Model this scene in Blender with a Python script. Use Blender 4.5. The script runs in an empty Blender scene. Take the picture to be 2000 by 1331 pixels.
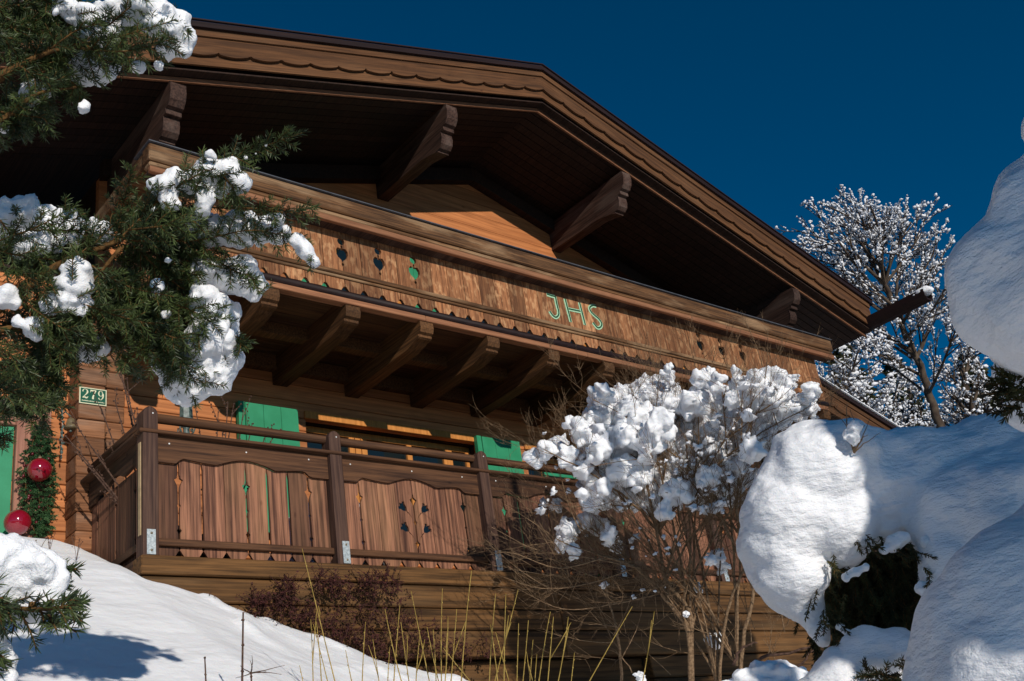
import bpy, math, random
from mathutils import Vector, Matrix, noise
from mathutils.geometry import tessellate_polygon
random.seed(7)
S = bpy.context.scene
COL = S.collection
# ------------------------------------------------------------------ camera
CR = Vector((0.7622284404853851, -0.630566380743892, -0.14626634606349745))
CU = Vector((-0.16898554411632877, -0.41196525692527164, 0.8953929377464417))
CF = Vector((0.6248613369339843, 0.6577770644846503, 0.4205682382717815))
CC = Vector((-3.1032775251782985, -7.341678446029436, -2.2455449461934647))
FP = 2112.05542003137
cam = bpy.data.cameras.new('camera'); co = bpy.data.objects.new('camera', cam); COL.objects.link(co)
m3 = Matrix((CR, CU, -CF)).transposed()
co.matrix_world = Matrix.Translation(CC) @ m3.to_4x4()
cam.sensor_width = 36; cam.lens = 36*FP/2000; cam.clip_end = 2000; cam.clip_start = .05
S.camera = co
# ------------------------------------------------------------------ light
SD = Vector((.235, 1, -.358)).normalized()          # direction the sunlight travels
w = bpy.data.worlds.new('World'); S.world = w; w.use_nodes = True
nt = w.node_tree; bg = nt.nodes['Background']
sky = nt.nodes.new('ShaderNodeTexSky'); sky.sky_type = 'NISHITA'; sky.sun_disc = False
sky.sun_elevation = math.asin(-SD.z); sky.sun_rotation = math.atan2(-SD.x, -SD.y)
sky.altitude = 2500; sky.air_density = .7; sky.dust_density = 0; sky.ozone_density = 6
hs = nt.nodes.new('ShaderNodeHueSaturation'); hs.inputs['Saturation'].default_value = 1.25; hs.inputs['Value'].default_value = 1.2
hs.inputs['Hue'].default_value = .485
nt.links.new(sky.outputs[0], hs.inputs['Color']); nt.links.new(hs.outputs[0], bg.inputs['Color'])
bg.inputs['Strength'].default_value = .06
sl = bpy.data.lights.new('sun', 'SUN'); sl.energy = 3.6; sl.angle = math.radians(.6); sl.color = (1, .93, .83)
so = bpy.data.objects.new('sun', sl); COL.objects.link(so); so.rotation_euler = SD.to_track_quat('-Z', 'Y').to_euler(); so.location = (-5, -20, 12)
S.view_settings.view_transform = 'Standard'; S.view_settings.look = 'None'
S.view_settings.exposure = 0; S.view_settings.gamma = 1
S.render.resolution_x = 1024; S.render.resolution_y = 681

# ------------------------------------------------------------------ helpers
def ray(x, y): return (CF*FP + CR*(x-1000) - CU*(y-665.5)).normalized()
def at(x, y, d): return CC + ray(x, y)*d
def onY(x, y, Y):
    d = ray(x, y); return CC + d*((Y-CC.y)/d.y)
def pxm(r, d): return r*d/FP

def mat(name, col, rough=.8, spec=.2):
    m = bpy.data.materials.new(name); m.use_nodes = True
    b = m.node_tree.nodes['Principled BSDF']
    b.inputs['Base Color'].default_value = (*col, 1); b.inputs['Roughness'].default_value = rough
    b.inputs['Specular IOR Level'].default_value = spec
    return m, m.node_tree, b
def wood(name, dark, light, axis='X', rough=.75, wear=0., wearcol=(.5, .4, .3), scale=1., grain=1., knots=True, bump=.4, tonek=.3, shear=0, patch=(5, 1.2), ring=.12, pk=.35):
    m, t, b = mat(name, light, rough, .25)
    N = t.nodes.new; L = t.links.new
    tc = N('ShaderNodeTexCoord'); at_ = N('ShaderNodeAttribute'); at_.attribute_name = 'tone'
    src = tc.outputs['Object']
    if shear:
        sp = N('ShaderNodeSeparateXYZ'); L(src, sp.inputs[0]); ab = N('ShaderNodeMath'); ab.operation = 'ABSOLUTE'; L(sp.outputs['X'], ab.inputs[0])
        mz = N('ShaderNodeMath'); mz.operation = 'MULTIPLY_ADD'; mz.inputs[1].default_value = shear; L(ab.outputs[0], mz.inputs[0]); L(sp.outputs['Z'], mz.inputs[2])
        cb = N('ShaderNodeCombineXYZ'); L(sp.outputs['X'], cb.inputs[0]); L(sp.outputs['Y'], cb.inputs[1]); L(mz.outputs[0], cb.inputs[2]); src = cb.outputs[0]
    off = N('ShaderNodeVectorMath'); off.operation = 'SCALE'; off.inputs[0].default_value = (53.1, 37.7, 25.3)
    L(at_.outputs['Fac'], off.inputs['Scale'])
    add = N('ShaderNodeVectorMath'); add.operation = 'ADD'; L(src, add.inputs[0]); L(off.outputs[0], add.inputs[1])
    mp = N('ShaderNodeMapping'); s = [52*scale]*3; s['XYZ'.index(axis)] = 1.5*scale; mp.inputs['Scale'].default_value = s
    L(add.outputs[0], mp.inputs['Vector'])
    n1 = N('ShaderNodeTexNoise'); n1.inputs['Scale'].default_value = 1; n1.inputs['Detail'].default_value = 7; n1.inputs['Roughness'].default_value = .65; n1.inputs['Distortion'].default_value = .12
    L(mp.outputs[0], n1.inputs['Vector'])
    cr = N('ShaderNodeValToRGB'); cr.color_ramp.elements[0].position = .38; cr.color_ramp.elements[1].position = .62
    cr.color_ramp.elements[0].color = (*[d+(l-d)*(1-grain)*.6 for d, l in zip(dark, light)], 1); cr.color_ramp.elements[1].color = (*light, 1)
    L(n1.outputs['Fac'], cr.inputs[0]); cur = cr.outputs[0]
    # broad patches
    mp2 = N('ShaderNodeMapping'); s2 = [patch[0]*scale]*3; s2['XYZ'.index(axis)] = patch[1]*scale; mp2.inputs['Scale'].default_value = s2; L(add.outputs[0], mp2.inputs['Vector'])
    n2 = N('ShaderNodeTexNoise'); n2.inputs['Scale'].default_value = 1; n2.inputs['Detail'].default_value = 4; L(mp2.outputs[0], n2.inputs['Vector'])
    if wear > 0:
        r2 = N('ShaderNodeValToRGB'); r2.color_ramp.elements[0].position = .5; r2.color_ramp.elements[1].position = .62
        L(n2.outputs['Fac'], r2.inputs[0])
        n3 = N('ShaderNodeTexNoise'); n3.inputs['Scale'].default_value = 1.7; n3.inputs['Detail'].default_value = 8; L(mp.outputs[0], n3.inputs['Vector'])
        mu = N('ShaderNodeMath'); mu.operation = 'MULTIPLY'; L(r2.outputs[0], mu.inputs[0]); L(n3.outputs['Fac'], mu.inputs[1])
        mu2 = N('ShaderNodeMath'); mu2.operation = 'MULTIPLY'; mu2.inputs[1].default_value = wear*1.6; mu2.use_clamp = True; L(mu.outputs[0], mu2.inputs[0])
        mx = N('ShaderNodeMixRGB'); mx.inputs[2].default_value = (*wearcol, 1); L(mu2.outputs[0], mx.inputs[0]); L(cur, mx.inputs[1]); cur = mx.outputs[0]
    if knots:
        mp3 = N('ShaderNodeMapping'); s3 = [7*scale]*3; s3['XYZ'.index(axis)] = 3.2*scale; mp3.inputs['Scale'].default_value = s3; L(add.outputs[0], mp3.inputs['Vector'])
        vo = N('ShaderNodeTexVoronoi'); vo.inputs['Scale'].default_value = 1; L(mp3.outputs[0], vo.inputs['Vector'])
        r3 = N('ShaderNodeValToRGB'); r3.color_ramp.elements[0].position = .03; r3.color_ramp.elements[1].position = .085
        r3.color_ramp.elements[0].color = (.38, .3, .26, 1); r3.color_ramp.elements[1].color = (1, 1, 1, 1)
        L(vo.outputs['Distance'], r3.inputs[0])
        mk = N('ShaderNodeMixRGB'); mk.blend_type = 'MULTIPLY'; mk.inputs[0].default_value = .8; L(cur, mk.inputs[1]); L(r3.outputs[0], mk.inputs[2]); cur = mk.outputs[0]
    if ring:
        mp4 = N('ShaderNodeMapping'); s4 = [5*scale]*3; s4['XYZ'.index(axis)] = .8*scale; mp4.inputs['Scale'].default_value = s4; L(add.outputs[0], mp4.inputs['Vector'])
        n4 = N('ShaderNodeTexNoise'); n4.inputs['Scale'].default_value = 1; n4.inputs['Detail'].default_value = 2; n4.inputs['Distortion'].default_value = .1; L(mp4.outputs[0], n4.inputs['Vector'])
        m4 = N('ShaderNodeMath'); m4.operation = 'MULTIPLY'; m4.inputs[1].default_value = 75; L(n4.outputs['Fac'], m4.inputs[0])
        m5 = N('ShaderNodeMath'); m5.operation = 'SINE'; L(m4.outputs[0], m5.inputs[0])
        m6 = N('ShaderNodeMath'); m6.operation = 'MULTIPLY_ADD'; m6.inputs[1].default_value = .5*ring; m6.inputs[2].default_value = 1-.4*ring; L(m5.outputs[0], m6.inputs[0])
        hr = N('ShaderNodeHueSaturation'); L(cur, hr.inputs['Color']); L(m6.outputs[0], hr.inputs['Value']); cur = hr.outputs[0]
    # tone of each board (-1..1)
    ma = N('ShaderNodeMath'); ma.operation = 'MULTIPLY_ADD'; ma.inputs[1].default_value = tonek; ma.inputs[2].default_value = 1.0; L(at_.outputs['Fac'], ma.inputs[0])
    ng = N('ShaderNodeMath'); ng.operation = 'MULTIPLY_ADD'; ng.inputs[1].default_value = pk; ng.inputs[2].default_value = 1-pk*.5; L(n2.outputs['Fac'], ng.inputs[0])
    mm = N('ShaderNodeMath'); mm.operation = 'MULTIPLY'; L(ma.outputs[0], mm.inputs[0]); L(ng.outputs[0], mm.inputs[1])
    hv = N('ShaderNodeHueSaturation'); L(cur, hv.inputs['Color']); L(mm.outputs[0], hv.inputs['Value'])
    L(hv.outputs[0], b.inputs['Base Color'])
    bp = N('ShaderNodeBump'); bp.inputs['Strength'].default_value = bump; bp.inputs['Distance'].default_value = .004; L(n1.outputs['Fac'], bp.inputs['Height']); L(bp.outputs[0], b.inputs['Normal'])
    return m
def plain(name, a, bcol, scale=20, rough=.8, spec=.2, bump=.2, detail=4):
    m, t, b = mat(name, a, rough, spec); N = t.nodes.new; L = t.links.new
    tc = N('ShaderNodeTexCoord'); n = N('ShaderNodeTexNoise'); n.inputs['Scale'].default_value = scale; n.inputs['Detail'].default_value = detail
    L(tc.outputs['Object'], n.inputs['Vector']); r = N('ShaderNodeValToRGB')
    r.color_ramp.elements[0].position = .35; r.color_ramp.elements[1].position = .65
    r.color_ramp.elements[0].color = (*a, 1); r.color_ramp.elements[1].color = (*bcol, 1)
    L(n.outputs['Fac'], r.inputs[0]); L(r.outputs[0], b.inputs['Base Color'])
    if bump:
        bp = N('ShaderNodeBump'); bp.inputs['Strength'].default_value = bump; bp.inputs['Distance'].default_value = .01
        L(n.outputs['Fac'], bp.inputs['Height']); L(bp.outputs[0], b.inputs['Normal'])
    return m
def snowmat(name, s1, s2, bump1, bump2, dist=.01, stretch=(1, 1, 1), col=(.86, .87, .9)):
    m, t, b = mat(name, col, .55, .35); N = t.nodes.new; L = t.links.new
    b.inputs['Subsurface Weight'].default_value = .25; b.inputs['Subsurface Radius'].default_value = (.02, .025, .03); b.inputs['Subsurface Scale'].default_value = .5
    tc = N('ShaderNodeTexCoord'); mp = N('ShaderNodeMapping'); mp.inputs['Scale'].default_value = stretch; L(tc.outputs['Object'], mp.inputs['Vector'])
    a = N('ShaderNodeTexNoise'); a.inputs['Scale'].default_value = s1; a.inputs['Detail'].default_value = 6; L(mp.outputs[0], a.inputs['Vector'])
    c = N('ShaderNodeTexNoise'); c.inputs['Scale'].default_value = s2; c.inputs['Detail'].default_value = 3; L(tc.outputs['Object'], c.inputs['Vector'])
    b1 = N('ShaderNodeBump'); b1.inputs['Strength'].default_value = bump1; b1.inputs['Distance'].default_value = dist; L(a.outputs['Fac'], b1.inputs['Height'])
    b2 = N('ShaderNodeBump'); b2.inputs['Strength'].default_value = bump2; b2.inputs['Distance'].default_value = .004; L(c.outputs['Fac'], b2.inputs['Height'])
    L(b1.outputs[0], b2.inputs['Normal']); L(b2.outputs[0], b.inputs['Normal'])
    return m

W = {}
W['verge'] = wood('verge_wood', (.050, .021, .008), (.135, .057, .021), 'X', scale=.8, grain=.8, wear=.2, wearcol=(.2, .11, .055), shear=.301)
W['verge_dark'] = wood('dark_roof_edge', (.010, .004, .004), (.022, .009, .008), 'X', scale=.7, rough=.6, knots=False, shear=.301)
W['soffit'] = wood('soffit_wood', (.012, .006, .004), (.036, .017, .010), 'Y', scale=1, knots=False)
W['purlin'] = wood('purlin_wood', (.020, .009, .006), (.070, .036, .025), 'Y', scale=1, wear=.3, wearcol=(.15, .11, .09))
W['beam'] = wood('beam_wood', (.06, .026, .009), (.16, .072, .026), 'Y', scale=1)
W['molding'] = wood('weathered_molding', (.045, .021, .009), (.175, .082, .032), 'X', scale=1.1, grain=1, wear=.5, wearcol=(.42, .27, .15), bump=.9)
W['strip'] = wood('reddish_strip', (.17, .068, .033), (.30, .135, .066), 'X', scale=.8, grain=.8)
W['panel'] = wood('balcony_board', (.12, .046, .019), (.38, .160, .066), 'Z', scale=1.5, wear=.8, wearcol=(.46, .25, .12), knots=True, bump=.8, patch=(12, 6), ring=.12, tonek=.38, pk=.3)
W['wall'] = wood('larch_wall', (.30, .098, .030), (.54, .200, .068), 'X', scale=.55, grain=.55, rough=.6)
W['loghead'] = wood('log_end_wood', (.12, .048, .020), (.29, .125, .055), 'X', scale=1.3, grain=.9, wear=.4, wearcol=(.3, .2, .14))
W['window'] = wood('window_wood', (.42, .15, .03), (.62, .25, .06), 'Z', scale=.8, grain=.5, knots=False)
W['plank'] = wood('terrace_plank', (.062, .025, .015), (.26, .116, .066), 'Z', scale=.75, grain=1, wear=.2, wearcol=(.36, .2, .09), tonek=.55, ring=.14, pk=.22)
W['post'] = wood('post_wood', (.042, .020, .015), (.105, .056, .038), 'Z', scale=.9, knots=False)
W['rail'] = wood('rail_wood', (.038, .016, .008), (.125, .056, .025), 'X', scale=.8, grain=1)
W['base'] = wood('base_beam_wood', (.045, .021, .006), (.175, .082, .026), 'X', scale=.6, grain=1, wear=.3, wearcol=(.28, .16, .07))
W['railY'] = wood('side_rail_wood', (.030, .014, .008), (.09, .043, .022), 'Y', scale=.8, grain=1)
W['pink'] = wood('door_frame_wood', (.24, .10, .07), (.40, .19, .13), 'Z', scale=.8, grain=.6)
M_green = plain('green_paint', (.022, .22, .10), (.03, .26, .125), 6, .5, .35, .05)
M_greendk = plain('dark_green_paint', (.012, .06, .03), (.016, .08, .04), 20, .5, .3, .1)
M_greenlt = plain('pale_green_paint', (.30, .52, .32), (.42, .62, .42), 40, .6, .3, .1)
M_zinc = plain('galvanised_steel', (.38, .42, .42), (.66, .70, .68), 60, .38, .5, .05); M_zinc.node_tree.nodes['Principled BSDF'].inputs['Metallic'].default_value = .45
M_screw = plain('screw_steel', (.6, .6, .58), (.8, .8, .78), 60, .4, .5, 0)
M_bronze = plain('patinated_bronze', (.03, .05, .045), (.12, .17, .15), 30, .45, .5, .3)
M_brass = plain('aged_brass', (.10, .075, .04), (.20, .15, .08), 30, .4, .6, .1)
M_flash = plain('grey_flashing', (.06, .064, .075), (.09, .095, .11), 12, .5, .4, 0)
M_cream = plain('cream_enamel', (.66, .64, .42), (.72, .70, .48), 30, .35, .5, 0)
M_signg = plain('dark_green_enamel', (.012, .085, .045), (.014, .10, .055), 30, .3, .5, 0)
M_red, _t, _b = mat('glossy_red_bauble', (.23, .004, .015), .12, .6); _b.inputs['Coat Weight'].default_value = .6
M_glass, _t, _b = mat('dark_window_glass', (.006, .012, .014), .04, .6)
M_dark = plain('dark_interior', (.012, .009, .007), (.02, .014, .01), 3, .9, .1, 0)
M_bark = plain('fir_bark', (.055, .03, .012), (.16, .085, .03), 60, .9, .1, .5)
M_barkg = plain('tree_bark', (.05, .035, .025), (.15, .11, .075), 30, .9, .1, .5)
M_barkb = plain('shrub_bark', (.11, .065, .035), (.27, .175, .10), 50, .8, .15, .3)
M_twig = plain('twig_bark', (.055, .03, .022), (.12, .07, .05), 50, .8, .15, .3)
M_yel = plain('yellow_twig_bark', (.25, .165, .03), (.42, .29, .07), 25, .55, .3, .1)
M_needle = plain('fir_needle', (.014, .027, .009), (.075, .105, .028), 9, .5, .35, 0)
M_needle2 = plain('garland_needle', (.018, .06, .02), (.06, .13, .045), 14, .6, .3, 0)
M_needled = plain('dark_fir_needle', (.014, .015, .007), (.065, .07, .025), 12, .7, .2, 0)
M_redleaf = plain('dark_red_leaf', (.03, .010, .010), (.085, .026, .022), 30, .7, .2, 0)
M_snow = snowmat('snow_ground_cover', 8, 150, .45, .7, .035, (1, 1.1, 1.3), (.9, .905, .92))
M_snowc = snowmat('snow_cushion', 20, 190, .75, .5, .02, (1, 1, 2.4))
M_snowb = snowmat('snow_clump', 50, 240, .5, .6, .01)
M_snowf = mat('far_snow', (.85, .86, .9), .7, .2)[0]
M_soil = plain('dark_soil', (.02, .015, .012), (.05, .04, .03), 8, .95, .1, .5)

ORI = [Vector((0, 0, 0))]
def empty(name, loc, label, cat, group=None):
    o = bpy.data.objects.new(name, None); COL.objects.link(o); o.location = loc; o['label'] = label; o['category'] = cat
    if group: o['group'] = group
    o.empty_display_size = .1; ORI[0] = Vector(loc); return o
def tag(o, label, cat, group=None):
    o['label'] = label; o['category'] = cat
    if group: o['group'] = group
    return o
class MB:
    def __init__(s): s.v = []; s.f = []; s.t = []
    def face(s, idx, tone=0): s.f.append(idx); s.t.append(tone)
    def box(s, x0, x1, y0, y1, z0, z1, tone=None, R=None, o=None):
        t = random.uniform(-1, 1) if tone is None else tone; b = len(s.v)
        for x in (x0, x1):
            for y in (y0, y1):
                for z in (z0, z1):
                    p = Vector((x, y, z))
                    if R is not None: p = R @ (p-o) + o
                    s.v.append(p)
        for q in ((0, 1, 3, 2), (4, 6, 7, 5), (0, 4, 5, 1), (2, 3, 7, 6), (0, 2, 6, 4), (1, 5, 7, 3)): s.face([b+i for i in q], t)
    def prism(s, outer, holes, fn0, fn1, tone=None):
        """outer/holes: lists of 2D points; fn0/fn1 map them to the front and back face"""
        t = random.uniform(-1, 1) if tone is None else tone
        if holes:
            cu = bpy.data.curves.new('outline', 'CURVE'); cu.dimensions = '2D'; cu.fill_mode = 'BOTH'; cu.extrude = .5
            for l in [outer]+list(holes):
                sp = cu.splines.new('POLY'); sp.points.add(len(l)-1); sp.use_cyclic_u = True
                for i, p in enumerate(l): sp.points[i].co = (p[0], p[1], 0, 1)
            ob = bpy.data.objects.new('outline', cu); me = bpy.data.meshes.new_from_object(ob)
            b = len(s.v)
            for v in me.vertices: s.v.append(Vector((fn0 if v.co.z > 0 else fn1)(v.co.x, v.co.y)))
            for f in me.polygons: s.face([b+i for i in f.vertices], t)
            bpy.data.objects.remove(ob); bpy.data.curves.remove(cu); bpy.data.meshes.remove(me); return
        loops = [outer]+list(holes); b = len(s.v); n = sum(len(l) for l in loops)
        flat = [p for l in loops for p in l]
        for p in flat: s.v.append(Vector(fn0(*p)))
        for p in flat: s.v.append(Vector(fn1(*p)))
        tri = tessellate_polygon([[Vector((p[0], p[1], 0)) for p in l] for l in loops])
        for a, c, d in tri: s.face([b+a, b+c, b+d], t); s.face([b+n+d, b+n+c, b+n+a], t)
        k = 0
        for l in loops:
            m = len(l)
            for i in range(m):
                j = (i+1) % m; s.face([b+k+i, b+k+j, b+n+k+j, b+n+k+i], t)
            k += m
    def prism_scan(s, outer, holes, y0, y1, dz=.0035, tone=None):
        t = random.uniform(-1, 1) if tone is None else tone; loops = [outer]+list(holes)
        z = min(p[1] for p in outer)+dz/2; zt = max(p[1] for p in outer)
        def xs(zz):
            o = []
            for l in loops:
                for i in range(len(l)):
                    (xa, za), (xb, zb) = l[i], l[(i+1) % len(l)]
                    if (za > zz) != (zb > zz): o.append(xa+(zz-za)/(zb-za)*(xb-xa))
            return sorted(o)
        prev = None
        while z < zt:
            X = xs(z)
            for i in range(0, len(X)-1, 2):
                xa, xb = X[i], X[i+1]; z0, z1 = z-dz/2, z+dz/2; b = len(s.v)
                s.v += [Vector(p) for p in ((xa, y0, z0), (xb, y0, z0), (xb, y0, z1), (xa, y0, z1), (xa, y1, z0), (xb, y1, z0), (xb, y1, z1), (xa, y1, z1))]
                for q in ((0, 1, 2, 3), (5, 4, 7, 6), (4, 0, 3, 7), (1, 5, 6, 2)): s.face([b+j for j in q], t)
            z += dz
    def tube(s, pts, rad, n=6, tone=0, cap=True):
        pts = [Vector(p) for p in pts]; b = len(s.v); N_ = len(pts)
        if not hasattr(rad, '__len__'): rad = [rad]*N_
        up = Vector((.31, .2, .93)); prev = None
        for i, p in enumerate(pts):
            d = (pts[min(i+1, N_-1)]-pts[max(i-1, 0)])
            if d.length < 1e-9: d = Vector((0, 0, 1))
            d.normalize()
            a = prev if prev is not None else d.cross(up)
            a = a - d*a.dot(d)
            if a.length < 1e-5: a = d.cross(Vector((1, 0, 0)))
            a.normalize(); prev = a; c = d.cross(a)
            for k in range(n):
                th = 2*math.pi*k/n; s.v.append(p+(a*math.cos(th)+c*math.sin(th))*rad[i])
        for i in range(N_-1):
            for k in range(n):
                q = (k+1) % n; s.face([b+i*n+k, b+i*n+q, b+(i+1)*n+q, b+(i+1)*n+k], tone)
        if cap: s.face([b+k for k in range(n)][::-1], tone); s.face([b+(N_-1)*n+k for k in range(n)], tone)
    def lathe(s, c, prof, n=16, tone=0, ax=Vector((0, 0, 1))):
        c = Vector(c); ax = ax.normalized(); a = ax.orthogonal().normalized(); e = ax.cross(a); b = len(s.v)
        for r, h in prof:
            for k in range(n):
                th = 2*math.pi*k/n; s.v.append(c+ax*h+(a*math.cos(th)+e*math.sin(th))*r)
        for i in range(len(prof)-1):
            for k in range(n):
                q = (k+1) % n; s.face([b+i*n+k, b+i*n+q, b+(i+1)*n+q, b+(i+1)*n+k], tone)
        s.face([b+k for k in range(n)][::-1], tone); s.face([b+(len(prof)-1)*n+k for k in range(n)], tone)
    def ico(s, c, r, sq=(1, 1, 1), jit=0., tone=0, sub=1):
        V, F = ICO[sub]; b = len(s.v); c = Vector(c); sd = Vector((random.random()*50, random.random()*50, 0))
        for v in V:
            k = 1+jit*noise.noise(v*1.6+sd)*2
            s.v.append(c+Vector((v.x*sq[0], v.y*sq[1], v.z*sq[2]))*r*k)
        for f in F: s.face([b+i for i in f], tone)
    def build(s, name, m, parent=None, smooth=False, bevel=0, origin=None):
        o0 = ORI[0] if parent is not None else (Vector(origin) if origin is not None else Vector((0, 0, 0)))
        me = bpy.data.meshes.new(name); me.from_pydata([tuple(v-o0) for v in s.v], [], s.f)
        a = me.attributes.new('tone', 'FLOAT', 'FACE'); a.data.foreach_set('value', s.t)
        if smooth: me.polygons.foreach_set('use_smooth', [True]*len(s.f))
        me.materials.append(m); me.update()
        o = bpy.data.objects.new(name, me); COL.objects.link(o)
        if parent is not None: o.parent = parent
        else: o.location = o0
        if bevel:
            bm = o.modifiers.new('bevel', 'BEVEL'); bm.width = bevel; bm.segments = 1; bm.limit_method = 'ANGLE'; bm.angle_limit = math.radians(50)
        return o
def _ico(sub):
    t = (1+5**.5)/2
    V = [Vector(v).normalized() for v in ((-1, t, 0), (1, t, 0), (-1, -t, 0), (1, -t, 0), (0, -1, t), (0, 1, t), (0, -1, -t), (0, 1, -t), (t, 0, -1), (t, 0, 1), (-t, 0, -1), (-t, 0, 1))]
    F = [(0, 11, 5), (0, 5, 1), (0, 1, 7), (0, 7, 10), (0, 10, 11), (1, 5, 9), (5, 11, 4), (11, 10, 2), (10, 7, 6), (7, 1, 8), (3, 9, 4), (3, 4, 2), (3, 2, 6), (3, 6, 8), (3, 8, 9), (4, 9, 5), (2, 4, 11), (6, 2, 10), (8, 6, 7), (9, 8, 1)]
    for _ in range(sub):
        c = {}; G = []
        def mid(a, b):
            k = (min(a, b), max(a, b))
            if k not in c: V.append(((V[a]+V[b])/2).normalized()); c[k] = len(V)-1
            return c[k]
        for a, b, d in F:
            x, y, z = mid(a, b), mid(b, d), mid(d, a); G += [(a, x, z), (b, y, x), (d, z, y), (x, y, z)]
        F = G
    return V, F
ICO = {k: _ico(k) for k in (0, 1, 2, 3)}
_tex = {}
def tex(sc, depth=2):
    k = (sc, depth)
    if k not in _tex:
        t = bpy.data.textures.new('lump_noise', 'CLOUDS'); t.noise_scale = sc; t.noise_depth = depth; _tex[k] = t
    return _tex[k]
def snowbuild(mb, name, m, parent=None, voxel=.01, smooth=4, disp=((.08, .03), (.02, .008)), origin=None):
    o = mb.build(name, m, parent, True, origin=origin)
    r = o.modifiers.new('remesh', 'REMESH'); r.mode = 'VOXEL'; r.voxel_size = voxel; r.use_smooth_shade = True
    if smooth: sm = o.modifiers.new('smooth', 'SMOOTH'); sm.factor = .5; sm.iterations = smooth
    for sc, st in disp:
        d = o.modifiers.new('lumps', 'DISPLACE'); d.texture = tex(sc); d.strength = st; d.mid_level = .5; d.texture_coords = 'GLOBAL'
    return o
def bez(a, b, c, n=8):
    return [a.lerp(b, i/n).lerp(b.lerp(c, i/n), i/n) for i in range(n+1)]
def catmull(P, k=6):
    P = [Vector(p) for p in P]; P = [P[0]*2-P[1]]+P+[P[-1]*2-P[-2]]; out = []
    for i in range(1, len(P)-2):
        for j in range(k):
            t = j/k; a, b, c, d = P[i-1:i+3]
            out.append(.5*((2*b)+(c-a)*t+(2*a-5*b+4*c-d)*t*t+(3*b-a-3*c+d)*t**3))
    out.append(P[-2]); return out
def rv(s=1): return Vector((random.gauss(0, s), random.gauss(0, s), random.gauss(0, s)))

# ================================================================== THE GROUND
SX = [(-8, -.1), (-.8, -.12), (-.25, -.14), (-.13, -.176), (.157, -.268), (.463, -.371), (.78, -.497), (1.154, -.59), (1.415, -.648), (1.866, -.789), (2.3, -.876), (2.704, -.97), (3.6, -1.12), (5, -1.15), (9, -1.0), (40, -1)]
def prof(x):
    if x <= SX[0][0]: return SX[0][1]
    for (a, za), (b, zb) in zip(SX, SX[1:]):
        if x <= b:
            t = (x-a)/(b-a); return za+(zb-za)*t
    return SX[-1][1]
def ground(x, y):
    x2 = x; z = prof(x2)
    if y < -.15:
        d = -.15-y; z -= .6*d if d < 5 else 3.0+.2*(d-5)
        z = max(z, -4.2)
    else:
        d = y+.15
        k = max(0, min(1, (.1-x)/.2))                   # only left of the terrace does the bank climb
        z += k*max(0, min(d*.46, .62 - .0*x)) if x < 0.1 else 0
        if x < -.2: z = min(z, .47 + max(0, y-2)*.05)
    z += .05*noise.noise(Vector((x*.7, y*.7, 0)))+.13*max(0, noise.noise(Vector((x*3.5, y*3.5, 9)))-.1)*max(0, 1-abs(y+.5)*1.2)*(1 if x > .3 else 0)+.018*noise.noise(Vector((x*2.6, y*2.6, 3)))+.007*noise.noise(Vector((x*8, y*8, 3)))
    return z
def gridmesh(name, xs, ys, fn, m):
    b = MB(); b.v = [Vector((x, y, fn(x, y))) for y in ys for x in xs]; n = len(xs)
    for j in range(len(ys)-1):
        for i in range(n-1): b.face([j*n+i, j*n+i+1, (j+1)*n+i+1, (j+1)*n+i])
    return b.build(name, m, None, True)
def steps(*seg):
    out = []
    for a, b, n in seg: out += [a+(b-a)*i/n for i in range(n)]
    return out+[seg[-1][1]]
g = gridmesh('snow_ground', steps((-9, -1.5, 40), (-1.5, 4, 150), (4, 14, 50)),
             steps((-2.9, -.06, 90), (-.06, 2, 50), (2, 12, 20)), lambda x, y: ground(x, y) if not (x > -.07 and y > -.05 and x < 16) else min(ground(x, y), -1.3) , M_snow)
g['kind'] = 'structure'
g = gridmesh('snow_verge', steps((-9, 12, 90)), steps((-14, -2.96, 50)), lambda x, y: -3.2+.2*noise.noise(Vector((x*.5, y*.5, 2)))+.05*noise.noise(Vector((x*3, y*3, 2))), M_snow); g['kind'] = 'structure'
M_asph = plain('asphalt', (.022, .022, .024), (.05, .05, .052), 60, .9, .2, .3)
b = MB(); b.box(-14, 16, -20, -14.1, -4.2, -3.75, 0); o = b.build('road', M_asph); o['kind'] = 'structure'  # unseen road, added as dark ground to cut snow bounce
b = MB(); b.box(-9.2, 14, -2.94, -2.7, -4.2, -2.25, 0); o = tag(b.build('retaining_wall', plain('dark_stone', (.05, .045, .04), (.11, .1, .09), 5, .9, .1, .4), origin=(2, -2.8, -4.2)), 'dark stone retaining wall holding the snow bank above the road', 'wall')
M_darkground = plain('unseen_dark_ground', (.012, .014, .009), (.04, .04, .03), .35, .95, .1, .3)  # unseen far ground, kept dark to cut bounce onto eaves and walls
g = gridmesh('hillside', steps((-600, -12, 20), (-12, 20, 30), (20, 600, 20)), steps((-600, -12, 20), (-12, 14, 30), (14, 600, 20)),
             lambda x, y: -4.3+.8*noise.noise(Vector((x*.03, y*.03, 1)))-.06*max(0, -10-y)+.02*max(0, y-14), M_darkground)
g['kind'] = 'structure'

# ================================================================== THE CHALET
XC = 5.335; SL = .301; YW = 1.9
house = empty('chalet', (5.3, 1.9, -1.2), 'large wooden alpine chalet with carved balcony, green shutters and wide dark eaves', 'chalet')
def lv(x): return -SL*abs(x-XC)
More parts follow.
